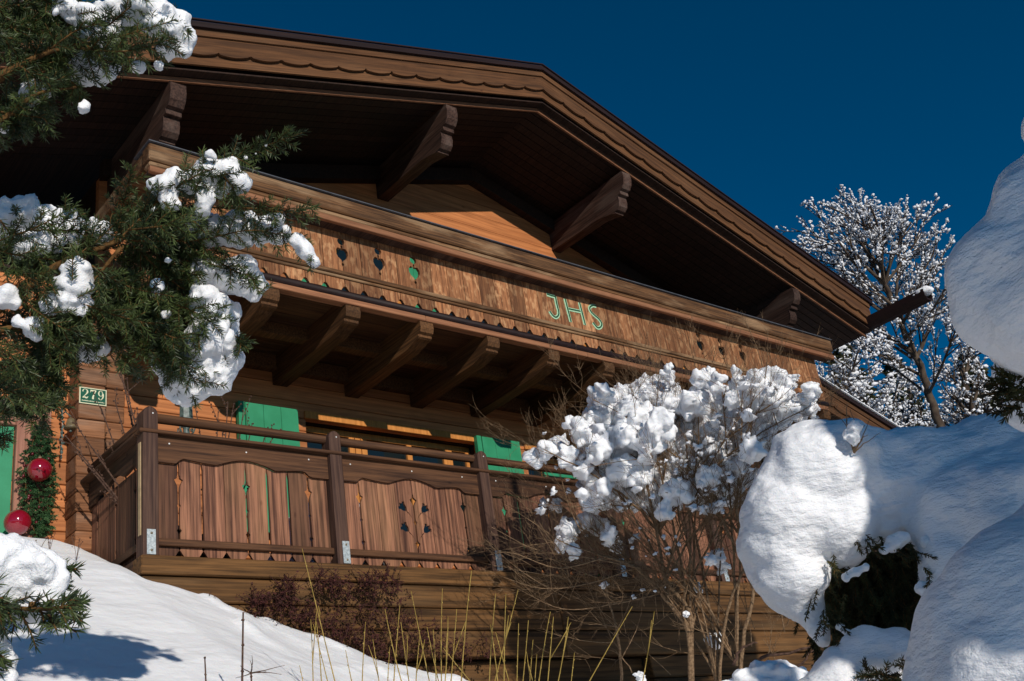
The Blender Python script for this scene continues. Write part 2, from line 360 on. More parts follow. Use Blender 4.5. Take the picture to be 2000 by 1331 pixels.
# walls with window opening X 2.5..4.85, z .8..2.215
b = MB()
def planks(b, x0, x1, z0, z1, y=YW, h=.2, th=.08):
    z = z0
    while z < z1-.01:
        zt = min(z+h, z1); b.box(x0, x1, y, y+th, z+.003, zt-.003); z += h
b2 = MB()
planks(b, .0, 2.52, -1.2, 2.14); planks(b, 4.84, 5.6, -1.2, 2.14); planks(b, 6.45, 10.4, -1.2, 2.14); planks(b, 2.52, 4.84, -1.2, .8); planks(b, 5.6, 6.45, -1.2, 1.2); planks(b, 0, 10.4, 2.14, 2.9, h=.19); planks(b, -3.5, -.002, -1.2, 2.9, 1.4)
b.box(0, 10.4, YW+.083, YW+.2, 2.17, 2.9); b.box(-3.5, 2.52, YW+.083, YW+.2, -1.2, 2.17); b.box(6.45, 10.4, YW+.083, YW+.2, -1.2, 2.2)
b.build('log_wall', W['wall'], house, bevel=.006)
b = MB()
z = 2.9
while z < 6.2:
    zt = z+.2
    # clip to roof slope 6.15
    def half(zz): return max(0, min(5.03, (6.17-zz)/SL))
    a, c = half(z+.003), half(zt-.003)
    if a > .05:
        pl = [(XC-a, z+.003), (XC+a, z+.003), (XC+c+.001, min(zt-.003, 6.17)), (XC-c-.001, min(zt-.003, 6.17))]
        b.prism(pl, [], lambda x, z: (x, YW, z), lambda x, z: (x, YW+.08, z))
    z = zt
b.build('gable_wall', W['wall'], house, bevel=.006)
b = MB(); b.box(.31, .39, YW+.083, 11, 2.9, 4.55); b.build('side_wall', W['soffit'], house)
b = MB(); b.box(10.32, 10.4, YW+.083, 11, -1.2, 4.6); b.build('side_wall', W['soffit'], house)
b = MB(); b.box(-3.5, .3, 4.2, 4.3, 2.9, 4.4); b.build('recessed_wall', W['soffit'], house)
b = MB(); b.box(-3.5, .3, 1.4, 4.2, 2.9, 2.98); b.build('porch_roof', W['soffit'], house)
# log corners (stacked log ends)
for (x0, x1, y0, zb, zt, d) in ((-.112, .12, 1.15, -.6, 2.85, 0), (.262, .43, 1.52, -.6, 2.37, .1)):
    b = MB(); z = zb
    k = 0
    while z < zt-.02:
        e = .0; jj = random.uniform(-.006, .006)
        b.box(x0+jj, x1+jj, y0+random.uniform(-.006, .01), (1.398 if x0 < 0 else YW-.001), z+.003, min(z+.162, zt)-.002); z += .162; k += 1
    if d: b.box(x0-.02, x1+.02, y0-.02, YW-.001, zt, zt+.03)
    b.build('log_corner', W['loghead'], house, bevel=.008)
# roof
def slope_box(b, xa, xb, y0, y1, l0, l1, xc=XC, sl=SL, tone=None):
    """board lying along the slope between xa and xb; l0,l1: height levels at the ridge"""
    f = lambda x: -sl*abs(x-xc)
    b.prism([(xa, f(xa)+l0), (xb, f(xb)+l0), (xb, f(xb)+l1), (xa, f(xa)+l1)], [], lambda x, z: (x, y0, z), lambda x, z: (x, y1, z), tone)
def wavy(b, xa, xb, y0, y1, lt, lb, xc=XC, per=.35, amp=.035, sl=SL):
    f = lambda x: -sl*abs(x-xc); n = max(8, int(abs(xb-xa)/.022)); low = []
    for i in range(n+1):
        x = xa+(xb-xa)*i/n; u = (abs(x-xc)/per) % 1
        # two soft lobes joined by a small pointed tooth
        w = -math.sin(math.pi*min(u/.88, 1))*amp*.62 + amp*(1-abs(u-.94)/.06 if abs(u-.94) < .06 else 0)*.75
        low.append((x, f(x)+lb+w))
    b.prism([(xa, f(xa)+lt)]+low+[(xb, f(xb)+lt)], [], lambda x, z: (x, y0, z), lambda x, z: (x, y1, z), 0)
WE = 6.60
roof = None
b = MB()
for s in (-1, 1):
    xe = XC+s*(WE+.02)
    slope_box(b, *sorted((XC, xe)), .27, 11, 6.36, 6.66, tone=0)
roof = b.build('roof', W['verge_dark'], house)
b = MB()
for s in (-1, 1):
    xe = XC+s*(WE+.07)
    slope_box(b, *sorted((XC, xe)), .15, 11, 6.70, 6.765, tone=0); slope_box(b, *sorted((XC, xe)), .135, .16, 6.775, 6.79, tone=1)
b.build('roof_edge', W['verge_dark'], roof)
b = MB(); b3 = MB(); b4 = MB(); b5 = MB(); b6 = MB()
for s in (-1, 1):
    xe = XC+s*WE; X = sorted((XC+s*.0006, xe))
    slope_box(b, *X, .185, .268, 6.62, 6.697)
    wavy(b3, *X, .205, .228, 6.612, 6.425)
    slope_box(b4, *X, .242, .266, 6.305, 6.52)
    slope_box(b5, *X, .385, .41, 6.19, 6.24)
    # soffit boards under the roof overhang, running up the slope
    y = .262
    while y < 1.9:
        slope_box(b6, *X, y+.006, min(y+.12, YW)-.006, 6.245, 6.262); y += .12
    slope_box(b6, *X, YW, 11, 6.245, 6.262)
# small vertical butt joint lines are left to the bevels
b.build('verge_board', W['verge'], roof, bevel=.004); b3.build('carved_verge_board', W['verge'], roof, bevel=.003)
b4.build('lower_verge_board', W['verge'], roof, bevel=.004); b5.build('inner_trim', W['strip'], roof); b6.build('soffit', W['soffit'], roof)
# verge rafter against the wall
b = MB()
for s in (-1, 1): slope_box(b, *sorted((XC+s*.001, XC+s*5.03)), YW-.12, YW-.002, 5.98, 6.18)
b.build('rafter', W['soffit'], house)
for x in (XC-4.87, XC-1.48, XC+1.48, XC+4.87):
    T = 6.185+lv(x)+.0
    T -= .03
    pf = [(.37, T+.0), (.365, T-.10), (.385, T-.18), (.43, T-.235), (.475, T-.245), (.475, T-.30), (.525, T-.30), (.52, T-.38), (.54, T-.45), (.585, T-.49), (.63, T-.50), (.63, T-.52), (.72, T-.49), (.95, T-.44), (YW, T-.42), (YW, T)]
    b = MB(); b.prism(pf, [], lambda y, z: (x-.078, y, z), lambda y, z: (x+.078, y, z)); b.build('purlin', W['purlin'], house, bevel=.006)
# eaves gutter pole jutting out at the right
b = MB(); gx = 11.93
b.prism([(gx-.13, 4.47), (gx-.12, 4.36), (gx-.06, 4.30), (gx+.06, 4.30), (gx+.12, 4.36), (gx+.13, 4.47), (gx+.105, 4.47), (gx+.1, 4.37), (gx+.05, 4.325), (gx-.05, 4.325), (gx-.1, 4.37), (gx-.105, 4.47)], [], lambda x, z: (x, -.78, z), lambda x, z: (x, 9, z), 0)
gut = b.build('eaves_gutter', W['verge_dark'], roof)
b = MB()
for i in range(9): b.ico((gx+random.uniform(-.03, .03), -.76+i*.07, 4.46-.004*i), .12-.006*i, (1, 1, .6), .1, 0, 2)
snowbuild(b, 'gutter_snow', M_snowb, gut, .015, 3, ((.08, .02),))
# lower side roof on the right
L0 = 7.054; X0L, X1L = 9.9, 17
lowr = MB(); f0 = 0
slope_box(lowr, X0L, X1L, 1.12, 6, L0-.42, L0-.12, xc=0, tone=0); lowr = lowr.build('lower_roof', W['verge_dark'], house)
b = MB(); slope_box(b, X0L, X1L, 1.0, 6, L0-.1, L0-.02, xc=0, tone=0); b.build('roof_edge', W['verge_dark'], lowr)
b = MB(); slope_box(b, X0L, X1L, .97, 6, L0-.017, L0-.003, xc=0, tone=0); o = b.build('roof_snow', M_snowb, lowr)
b = MB(); slope_box(b, X0L, X1L, 1.04, 1.118, L0-.18, L0-.103, xc=0); b.build('verge_board', W['verge'], lowr, bevel=.004)
b = MB(); wavy(b, X0L, X1L, 1.055, 1.078, L0-.188, L0-.37, xc=0); b.build('carved_verge_board', W['verge'], lowr, bevel=.003)
b = MB(); slope_box(b, X0L, X1L, 1.082, 1.115, L0-.49, L0-.3, xc=0); b.build('lower_verge_board', W['verge'], lowr, bevel=.004)
b = MB(); slope_box(b, X0L, X1L, 1.12, 6, L0-.47, L0-.43, xc=0); b.build('soffit', W['soffit'], lowr)
b = MB(); planks(b, 10.42, 16.5, -1.2, 2.3, 2.9); b.build('side_wing_wall', W['loghead'], house)

# ---------------------------------------------------------------- balcony
PL, PR, YP = XC-4.88, XC+4.88, .429
b = MB(); wdt = .2205
def circ_half(cx, cz, r, side, sx=1., n=10, a0=-90, a1=90):
    # half outline bulging to 'side' (+1 right, -1 left) from top to bottom
    return [(cx+side*sx*r*math.cos(math.radians(a)), cz+r*math.sin(math.radians(a))) for a in [90-(180)*i/n for i in range(n+1)]]
hearts = [XC+s*a for s in (-1, 1) for a in (3.163, 2.722, 2.285)]
zt, zb = 3.562, 2.868
def heart_edge(cx, side):
    """half of the keyhole cut out between two boards, going down"""
    zc = 3.285; o = []
    o += circ_half(cx, zc+.145, .042, side)
    o += [(cx+side*.012, zc+.09), (cx+side*.012, zc+.062)]
    o += [(cx+side*.045, zc+.066), (cx+side*.068, zc+.035), (cx+side*.07, zc-.005), (cx+side*.05, zc-.045), (cx+side*.012, zc-.075), (cx+side*.006, zc-.10), (cx+side*.018, zc-.118), (cx, zc-.15)]
    return o
seams = [XC-3.163-i*wdt for i in range(8, 0, -1)]+[XC-3.163+i*.2195 for i in range(5)]+[XC-2.285+i*4.57/21 for i in range(1, 21)]+[XC+2.285+i*.2195 for i in range(5)]+[XC+3.163+i*wdt for i in range(1, 9)]
for xa, xb in zip(seams, seams[1:]):
    xa += .004; xb -= .004
    pts = [(xa, zt)]
    cl = [h for h in hearts if abs(h-xa) < .05]; crr = [h for h in hearts if abs(h-xb) < .05]
    if cl: pts += [(max(xa, p[0]-cl[0]+xa-.004), p[1]) for p in heart_edge(cl[0], 1)]
    # bottom teeth: rounded notch at each seam
    nt_ = [(xa, zb+.048), (xa+.012, zb+.043), (xa+.032, zb+.012), (xa+.042, zb)]
    pts += nt_
    pts += [(xb-.042, zb), (xb-.032, zb+.012), (xb-.012, zb+.043), (xb, zb+.048)]
    if crr: pts += [(min(xb, p[0]-crr[0]+xb+.004), p[1]) for p in heart_edge(crr[0], -1)[::-1]]
    pts += [(xb, zt)]
    b.prism(pts, [], lambda x, z: (x, YP, z), lambda x, z: (x, YP+.03, z))
bal = b.build('balcony_front', W['panel'], house, bevel=.0025)
b = MB(); b.box(PL-.02, PR+.02, .398, YP-.001, 3.028, 3.073, 0); b.box(PL-.02, PR+.02, .41, YP-.001, 2.995, 3.024, .5)
b.build('ledge_molding', W['molding'], bal, bevel=.006)
b = MB(); b.tube([(PL-.05, .43, 2.815), (PR+.03, .43, 2.815)], .042, 10); b.build('dark_round_strip', W['verge_dark'], bal, True)
b = MB(); xs = PL-.02
while xs < PR:
    xe = min(xs+random.uniform(2.2, 3.2), PR+.02); b.box(xs, xe-.003, .405, .50, 2.716, 2.776); xs = xe
b.build('lower_strip', W['strip'], bal, bevel=.006)
ML, MR = XC-5.207, XC+5.207
b = MB(); b.box(ML, MR, .243, .40, 3.64, 3.815, 0); b.box(ML+.01, MR-.01, .262, .39, 3.585, 3.637, .6)
mol = b.build('top_molding', W['molding'], bal, bevel=.012)
b = MB(); b.box(ML+.01, MR-.01, .252, .30, 3.517, 3.58, 0); b.build('lower_molding', W['strip'], bal, bevel=.006)
b = MB(); b.box(ML+.02, MR-.02, .303, YP-.002, 3.533, 3.56, 0); b.build('molding_soffit', W['purlin'], bal)
b = MB(); b.box(ML-.01, MR+.01, .225, .56, 3.822, 3.832, 0); b.build('flashing', M_flash, bal)
# letters J H S : carved strokes, pale green edge, dark green core
def stroke(b, pts, w, y0, y1):
    L, R = [], []
    for i, p in enumerate(pts):
        d = Vector(pts[min(i+1, len(pts)-1)])-Vector(pts[max(i-1, 0)]); d.normalize(); nn = Vector((-d.y, d.x))
        L.append(tuple(Vector(p)+nn*w/2)); R.append(tuple(Vector(p)-nn*w/2))
    for i in range(len(pts)-1):
        b.prism([L[i], L[i+1], R[i+1], R[i]], [], lambda x, z: (x, y0, z), lambda x, z: (x, y1, z), 0)
def PP(a, c): p = onY(1040+a/9.505, 540+c/9.505, YP-.004); return (p.x, p.z)
def sm2(pts, k=5):
    v = catmull([Vector((p[0], p[1], 0)) for p in pts], k); return [(q.x, q.y) for q in v]
JL = [[PP(262, 335), PP(340, 362), PP(418, 382)], sm2([PP(418, 375), PP(455, 560), PP(480, 650), PP(478, 725), PP(430, 765), PP(370, 730), PP(315, 650)])]
HL = [[PP(600, 420), PP(712, 850)], [PP(868, 490), PP(975, 905)], [PP(668, 610), PP(885, 655)]]
SLt = [sm2([PP(1180, 560), PP(1120, 545), PP(1062, 580), PP(1075, 650), PP(1150, 730), PP(1230, 800), PP(1280, 880), PP(1262, 945), PP(1200, 955), PP(1120, 860)])]
for strokes in (JL, HL, SLt):
    b = MB(); k = 0
    for st in strokes: stroke(b, st, .046, YP-.004-k*.0006, YP-.0005); k += 1
    lt = b.build('carved_letter', M_greenlt, bal)
    b = MB(); k = 0
    for st in strokes: stroke(b, [tuple(Vector(p)+Vector((.004, .004))) for p in st], .018, YP-.0075-k*.0006, YP-.0045); k += 1
    b.build('letter_core', M_greendk, lt)
# floor, underside boards, beams
b = MB(); y = .47
while y < YW-.02: b.box(PL, PR, y, min(y+.155, YW-.002), 2.79, 2.83); y += .16
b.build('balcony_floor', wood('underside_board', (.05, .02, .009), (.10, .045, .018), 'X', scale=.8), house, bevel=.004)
b = MB(); b.box(PL, PR, 1.15, 1.27, 2.66, 2.788, 0); b.box(PL, PR, YW-.1, YW-.002, 2.62, 2.788, 0); b.build('cross_beam', W['beam'], house, bevel=.006)
for i in range(-1, 11):
    xr = 1.437+.882*i; T = 2.714
    if xr > PR+.1: continue
    pf = [(.425, T), (.422, T-.07), (.44, T-.115), (.475, T-.13), (.475, T-.155), (.50, T-.168), (.56, T-.175), (.60, T-.19), (.72, T-.215), (YW-.003, T-.235), (YW-.003, 2.786), (.52, 2.786), (.52, T)]
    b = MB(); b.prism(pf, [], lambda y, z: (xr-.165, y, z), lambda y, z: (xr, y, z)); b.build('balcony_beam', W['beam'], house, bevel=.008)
b = MB(); planks(b, PL+.02, PR-.02, 2.84, 3.4, YP+.2, .2, .02)
# balcony side returns
for xx in (PL, PR-.03):
    b = MB(); y = YP+.033
    while y < YW-.05: b.box(xx, xx+.03, y, min(y+.2, YW-.002), 2.84, 3.53); y += .204
    b.build('balcony_side', W['panel'], bal)
for xx in (ML+.01, MR-.2):
    b = MB(); b.box(xx, xx+.19, .402, YW-.002, 3.64, 3.81); b.build('side_rail', W['molding'], bal, bevel=.01)

# ---------------------------------------------------------------- windows, shutters
def window(x0, x1, z0, z1, mull, y=YW):
    b = MB(); d = .16
    b.box(x0, x1, y+d, y+d+.06, z1-.07, z1, 0); b.box(x0, x1, y+d, y+d+.06, z0, z0+.07, 0)
    for a in [x0+.035]+mull+[x1-.035]:
        b.box(a-.035, a+.035, y+d-.002, y+d+.058, z0+.07, z1-.07, 0)
    f = b.build('window', W['window'], house, bevel=.004)
    b = MB(); b.box(x0, x1, y+d+.03, y+d+.036, z0, z1, 0); b.build('pane', M_glass, f)
    b = MB(); b.box(x0-.001, x1+.001, y+.09, y+d+.2, z1, z1+.03, 0); b.box(x0-.02, x0, y+.083, y+d+.2, z0, z1, 0); b.box(x1, x1+.02, y+.083, y+d+.2, z0, z1, 0); b.box(x0-.02, x1+.02, y+d+.07, y+d+.3, z0-.1, z1+.1, 0)
    b.build('window_reveal', W['soffit'], f)
    b = MB(); b.box(x0-.02, x1+.02, y-.03, y-.002, z1-.0, z1+.085, 0); b.build('lintel', W['window'], f, bevel=.004)
window(2.52, 4.84, .8, 2.14, [3.18, 3.26, 3.34, 3.95, 4.47, 4.53])
window(5.6, 6.45, 1.2, 2.14, [6.02])
def shutter(x0, x1, z0, z1, y, n=3):
    b = MB(); wd = (x1-x0)/n
    for i in range(n): b.box(x0+i*wd+.0015, x0+(i+1)*wd-.0015, y, y+.03, z0, z1, 0)
    s = b.build('shutter', M_green, house, bevel=.003)
    b = MB()
    for zz in (z0+.18, z1-.2): b.box(x0+.01, x0+.3, y-.006, y-.0005, zz, zz+.025, 0)
    return s
for (xa, xb) in ((1.775, 2.375), (4.84, 5.43)):
    s = shutter(xa, xb, .84, 2.19, 1.80)
    b = MB(); b.box(xa-.07, xa-.003, 1.815, 1.87, .84, 2.2, 0); b.build('shutter_edge', M_green, s)
s = shutter(6.5, 7.05, 1.2, 2.22, 1.80)
# upper floor: windows behind the balcony front, seen only through the cut-outs
for (x0, x1, sh2) in ((3.02, 3.93, 1), (4.55, 6.9, 0), (7.0, 9.1, 0), (9.15, 10.35, 0)):
    b = MB(); b.box(x0, x1, YW-.02, YW-.002, 3.25, 4.8, 0); f = b.build('window', W['window'], house); b = MB(); b.box(x0+.06, x1-.06, YW-.026, YW-.021, 3.31, 4.74, 0); b.build('pane', M_glass, f)
    if sh2: shutter(x0-.56, x0-.01, 3.22, 4.8, 1.80); shutter(x1+.01, x1+.56, 3.22, 4.8, 1.80)

# ---------------------------------------------------------------- door zone at far left
b = MB(); b.box(-1.6, -.551, 1.36, 1.395, -.2, 1.45, 0)
for zz in (.25, .9): b.box(-1.4, -.70, 1.345, 1.358, zz, zz+.45, 0)
dr = b.build('door', M_green, house, bevel=.004)
b = MB(); b.box(-.541, -.470, 1.32, 1.39, -.2, 1.544, 0); b.build('door_frame', W['pink'], dr, bevel=.006)
b = MB(); b.box(-1.7, -.470, 1.325, 1.39, 1.455, 1.543, .3); b.build('door_head', W['pink'], dr, bevel=.006)
b = MB(); b.box(-.468, -.262, 1.35, 1.398, -.2, 1.761, 0); pil = b.build('door_pilaster', W['pink'], house, bevel=.006)
b = MB(); b.box(-.508, -.243, 1.25, 1.39, 1.762, 1.80, 0); b.box(-.485, -.255, 1.29, 1.349, 1.72, 1.760, .4); b.build('cornice', W['strip'], pil, bevel=.006)
b = MB(); b.box(-1.8, -.475, 1.22, 1.39, 1.558, 1.638, 0); b.build('door_hood', W['soffit'], dr, bevel=.006)

# ================================================================== TERRACE
ter = empty('terrace', (3, 0, -1.2), 'raised wooden terrace with carved plank railing on the slope before the chalet', 'terrace')
TX = 9.6
b = MB(); xs = -.075
b.box(-.075, 4.6, -.055, .1, -.143, -.004, .1); b.box(4.603, TX, -.055, .1, -.143, -.004, -.3)
b.build('edge_beam', W['base'], ter, bevel=.01)
b = MB()
for (z0, z1) in ((-.335, -.150), (-.52, -.345), (-.75, -.53)):
    b.box(-.06, 3.9, -.03, .09, z0, z1); b.box(3.903, TX, -.032, .09, z0, z1)
b.box(-.06, 5, .1, .16, -1.4, -.76, -.5); b.box(5, TX, -.02, .09, -.97, -.765, -.5); b.box(5, TX, -.02, .09, -1.3, -.98, .5)
b.build('base_board', W['base'], ter, bevel=.01)
b = MB(); b.box(-.075, .075, .101, 1.15, -.143, -.004, 0); b.box(-.06, .06, .091, 1.15, -.8, -.15, 0); b.build('side_beam', W['railY'], ter, bevel=.01)
b = MB(); y = .1
while y < YW-.1: b.box(.076, TX, y, min(y+.14, YW-.01), -.06, -.01); y += .146
b.build('deck_board', W['rail'], ter)
NB = 6
for i in range(NB+1):
    x = i*1.6; h = 1.085
    b = MB(); pr_ = [(x-.057, -.003), (x+.057, -.003), (x+.057, h)]+[(x+.057*math.cos(a), h+.055*math.sin(a)) for a in [math.pi*k/8 for k in range(1, 8)]]+[(x-.057, h)]
    b.prism(pr_, [], lambda x, z: (x, -.045, z), lambda x, z: (x, .065, z), 0)
    p = b.build('post', W['post'], ter, bevel=.006)
    ox = -.002 if i == 0 else .022
    b = MB(); b.box(x-.03+ox, x+.036+ox, -.0525, -.0455, .0, .185, 0); pl = b.build('post_bracket', M_zinc, p, bevel=.002)
    for zz in (.03, .155):
        b = MB(); b.lathe((x+.003+ox, -.053, zz), [(.009, 0), (.009, .004), (.004, .006)], 8, ax=Vector((0, -1, 0))); b.build('screw', M_brass, pl)
    b = MB(); b.lathe((x+.02, -.0455, 1.09), [(.006, 0), (.006, .002), (.003, .003)], 8, ax=Vector((0, -1, 0))); b.build('screw', M_screw, p)
b = MB(); b.tube([(.05, .03, 1.083), (TX, .03, 1.083)], .0375, 14); b.build('handrail', W['rail'], ter, True)
b = MB(); b.tube([(0, .06, 1.06), (0, 1.15, 1.06)], .03, 12); b.build('handrail', W['railY'], ter, True)
b = MB(); b.box(-.085, TX, -.062, .075, .932, .958, 0); b.build('ledge', W['rail'], ter, bevel=.006)
b = MB(); b.box(-.085, .06, .078, 1.15, .932, .958, 0); b.build('ledge', W['railY'], ter, bevel=.006)
# wavy upper board + planks, bay by bay
def wave(u):   # lower edge of the top board, u 0..1 over the bay
    if u < .105: return .722
    if u < .15: return .722+.045*math.sin((u-.105)/.045*math.pi/2)
    if u < .33: return .767-.022*math.sin((u-.15)/.18*math.pi/2)
    c = .745+.06*math.sin((u-.33)/.34*math.pi)
    if u < .67: return max(c, .745)
    if u < .85: return .745+.022*math.sin((u-.67)/.18*math.pi/2)
    if u < .895: return .767-.045*math.sin((u-.85)/.045*math.pi/2)
    return .722
def bulge(z, side, x, kind):
    """(offset x) cut in plank edge at height z; kind selects the drawing"""
    o = 0
    if kind == 'spade':
        for zc, s in ((.60, 1), (.405, .45), (.215, .62)):
            d = (zc-z)/(.075*s)
            if -.45 < d < 1: o = max(o, (.032*s if d < 0 and d > -.12 else (.03*s*(1-d)**1.4 if d >= 0 else .0)))
            if -.45 < d < -.12: o = max(o, .010*s)
        o = max(o, .0055)
    elif kind == 'slit': o = .008
    return x+side*o
def flower_holes(cx):
    H = []
    def blob(pts): H.append(pts)
    def tulip(x, z, ang, s=1.):
        pts = [(0, -.045), (.022, -.02), (.03, .008), (.042, .02), (.028, .034), (.014, .026), (0, .046), (-.014, .026), (-.028, .034), (-.042, .02), (-.03, .008), (-.022, -.02)]
        c, sn = math.cos(ang), math.sin(ang); blob([(x+(p*c-q*sn)*s, z+(p*sn+q*c)*s) for p, q in pts])
    return H, tulip
def bay(x0, first):
    b = MB(); n = 48; xa, xb = x0+.06, x0+1.54
    low = [(xa+(xb-xa)*i/n, wave(i/n)) for i in range(n+1)]
    b.prism([(xa, .93)]+low+[(xb, .93)], [], lambda x, z: (x, -.005, z), lambda x, z: (x, .018, z))
    o = b.build('carved_top_board', W['rail'], ter, bevel=.005)
    for u in (.07, .5, .88):
        b = MB(); b.lathe((xa+(xb-xa)*u, -.0055, .875), [(.007, 0), (.006, .002), (.003, .003)], 8, ax=Vector((0, -1, 0))); b.build('screw', M_screw, o)
    b = MB(); wd = (xb-xa)/8
    flower = {0: 'none', 1: 'flower'}[first % 2]
    kinds = {1: 'spade', 2: 'slit', 3: 'none', 4: 'spade', 5: 'slit', 6: 'slit', 7: 'spade', 0: 'none', 8: 'slit'} if flower == 'none' else {1: 'spade', 4: 'slit0', 7: 'spade', 0: 'none', 8: 'none', 2: 'none', 3: 'none', 5: 'none', 6: 'none'}
    for k in range(8):
        pa, pb = xa+k*wd+.003, xa+(k+1)*wd-.003
        zt_ = lambda x: wave((x-xa)/(xb-xa))-.012 - .026
        top = [(pa+(pb-pa)*j/6, zt_(pa+(pb-pa)*j/6)+.04) for j in range(7)]
        N = 46; zlo, zhi = .075, .70
        zs = [zlo+(zhi-zlo)*j/N for j in range(N+1)]
        bot = [(pa, .062), (pa+.03, .018), (pa+.045, .012), (pb-.045, .012), (pb-.03, .018), (pb, .062)]
        right = [(bulge(z, -1, pb, kinds.get(k+1, 'none')), z) for z in zs]
        left = [(bulge(z, 1, pa, kinds.get(k, 'none')), z) for z in zs[::-1]]
        pts = bot+right+top[::-1]+left
        holes = []
        if flower == 'flower' and k in (3, 4):
            H, tulip = flower_holes(0); cx = xa+4*wd; s = -1 if k == 3 else 1
            for zc, hh in ((.52, .0), (.335, .0)):
                tx, tz = cx+s*.115, zc+.015
                if True:
                    tulip(cx+s*.114, zc+.026, -s*.8, 1.15)
                    # curved stem
                    pa_ = Vector((cx+s*.080, zc-.010)); pc_ = Vector((cx+s*.014, zc-.098)); pm = Vector((cx+s*.042, zc-.035))
                    c1 = [tuple(pa_.lerp(pm, t).lerp(pm.lerp(pc_, t), t)) for t in (0, .33, .66, 1)]
                    H.append([(p[0]+s*.005, p[1]+.010) for p in c1]+[(p[0]-s*.005, p[1]-.010) for p in c1[::-1]])
            holes = H
            # centre line flower cut at the seam
            def cut(z):
                o = .0055 if .15 < z < .66 else 0
                for zc, s_ in ((.62, 1), (.42, .55), (.225, .7)):
                    d = (zc-z)/(.06*s_)
                    if -.35 < d < 1: o = max(o, .036*s_*(1-max(d, 0))**1.1 if d > -.15 else .014*s_)
                return o
            if k == 3: right = [(pb-cut(z), z) for z in zs]
            else: left = [(pa+cut(z), z) for z in zs[::-1]]
            pts = bot+right+top[::-1]+left
        if holes and first == 1: b.prism_scan(pts, holes, .024, .046)
        else: b.prism(pts, [], lambda x, z: (x, .024, z), lambda x, z: (x, .046, z))
    b.build('plank_infill', W['plank'], ter)
    b = MB(); b.box(xa, xb, -.012, .0225, .082, .136, 0); b.build('lower_rail', W['rail'], ter, bevel=.006)
for i in range(NB): bay(i*1.6, i)
# left side bay
b = MB(); low = [(.08+1.06*i/30, wave(i/30)) for i in range(31)]
b.prism([(.08, .93)]+low+[(1.14, .93)], [], lambda y, z: (-.015, y, z), lambda y, z: (.01, y, z)); b.build('carved_top_board', W['railY'], ter, bevel=.005)
b = MB(); y = .08
k = 0
while y < 1.13:
    y1 = min(y+.185, 1.14); N = 30; zs = [.07+.6*j/N for j in range(N+1)]
    kd = 'spade' if k in (1, 3, 5) else 'none'; kn = 'spade' if k in (0, 2, 4) else 'none'
    b.prism([(y, .03), (y1-.003, .03)]+[(bulge(z, -1, y1-.003, kn), z) for z in zs]+[(y1-.003, .74), (y, .74)]+[(bulge(z, 1, y, kd), z) for z in zs[::-1]], [], lambda y, z: (.014, y, z), lambda y, z: (.036, y, z)); y += .188; k += 1
b.build('plank_infill', W['plank'], ter)
b = MB(); b.box(-.02, .012, .07, 1.15, .082, .136, 0); b.build('lower_rail', W['railY'], ter)
# pale corner strip on the side of the corner post
b = MB(); b.box(-.064, -.0575, -.01, .03, .15, .86, 0); b.build('corner_strip', plain('pale_strip', (.34, .25, .14), (.45, .33, .19), 20, .6), ter)

# ---- things on the terrace
b = MB()
for i in range(16): b.ico((random.uniform(1.6, 2.5), random.uniform(.75, 1.2), random.uniform(-.0, .55)), random.uniform(.22, .34), (1, .8, 1), .15, 0, 2)
o = snowbuild(b, 'snow_heap', M_snowb, None, .03, 3, ((.2, .05), (.05, .015)), (2.0, .95, -.01)); tag(o, 'heap of shovelled snow seen through the cut-outs behind the terrace railing', 'snow heap')
ch = empty('garden_chair', (4.75, .45, -.01), 'green folding garden chair with slatted back just behind the railing beside the bush', 'chair')
for x in (4.46, 5.0):
    b = MB(); b.box(x-.015, x+.015, .45, .48, .0, 1.24, 0); b.build('leg', M_green, ch, bevel=.003)
    b = MB(); b.box(x-.015, x+.015, .02, .045, .0, .45, 0, Matrix.Rotation(.0, 3, 'X'), Vector((0, 0, 0))); b.v = [v+Vector((0, .08, 0)) for v in b.v]; b.build('leg', M_green, ch, bevel=.003)
b = MB()
for z in (1.0, 1.09, 1.19): b.box(4.44, 5.02, .435, .449, z, z+.06, 0)
b.build('backrest', M_green, ch, bevel=.003)
b = MB()
for k in range(5): b.box(4.44, 5.02, .11+k*.065, .16+k*.065, .45, .47, 0)
b.build('seat', M_green, ch, bevel=.003)
# bronze lantern column
lx, ly = .70, .85
ln = empty('lantern_column', (lx, ly, -.01), 'short ornate bronze lantern column standing behind the railing below the snowy branch', 'lantern')
b = MB(); b.lathe((lx, ly, -.01), [(.13, 0), (.13, .03), (.08, .07), (.045, .14), (.035, .4), (.045, .43), (.035, .46), (.028, .9), (.045, .95), (.05, .98), (.03, 1.02), (.026, 1.22), (.045, 1.26), (.055, 1.29), (.03, 1.33), (.026, 1.40), (.04, 1.43)], 16); b.build('column', M_bronze, ln, True)
b = MB(); b.lathe((lx, ly, 1.42), [(.035, 0), (.075, .03), (.08, .05), (.06, .06), (.055, .2), (.1, .21), (.09, .25), (.03, .32), (.012, .36)], 8); b.build('lantern_head', M_bronze, ln)
b = MB()
for k in range(4):
    a = k*math.pi/2+.5; p = [Vector((lx+math.cos(a)*r, ly+math.sin(a)*r, z)) for r, z in ((.03, 1.33), (.07, 1.34), (.09, 1.38), (.085, 1.42), (.065, 1.41), (.066, 1.385))]
    b.tube(p, .007, 5)
b.build('scroll', M_bronze, ln, True)
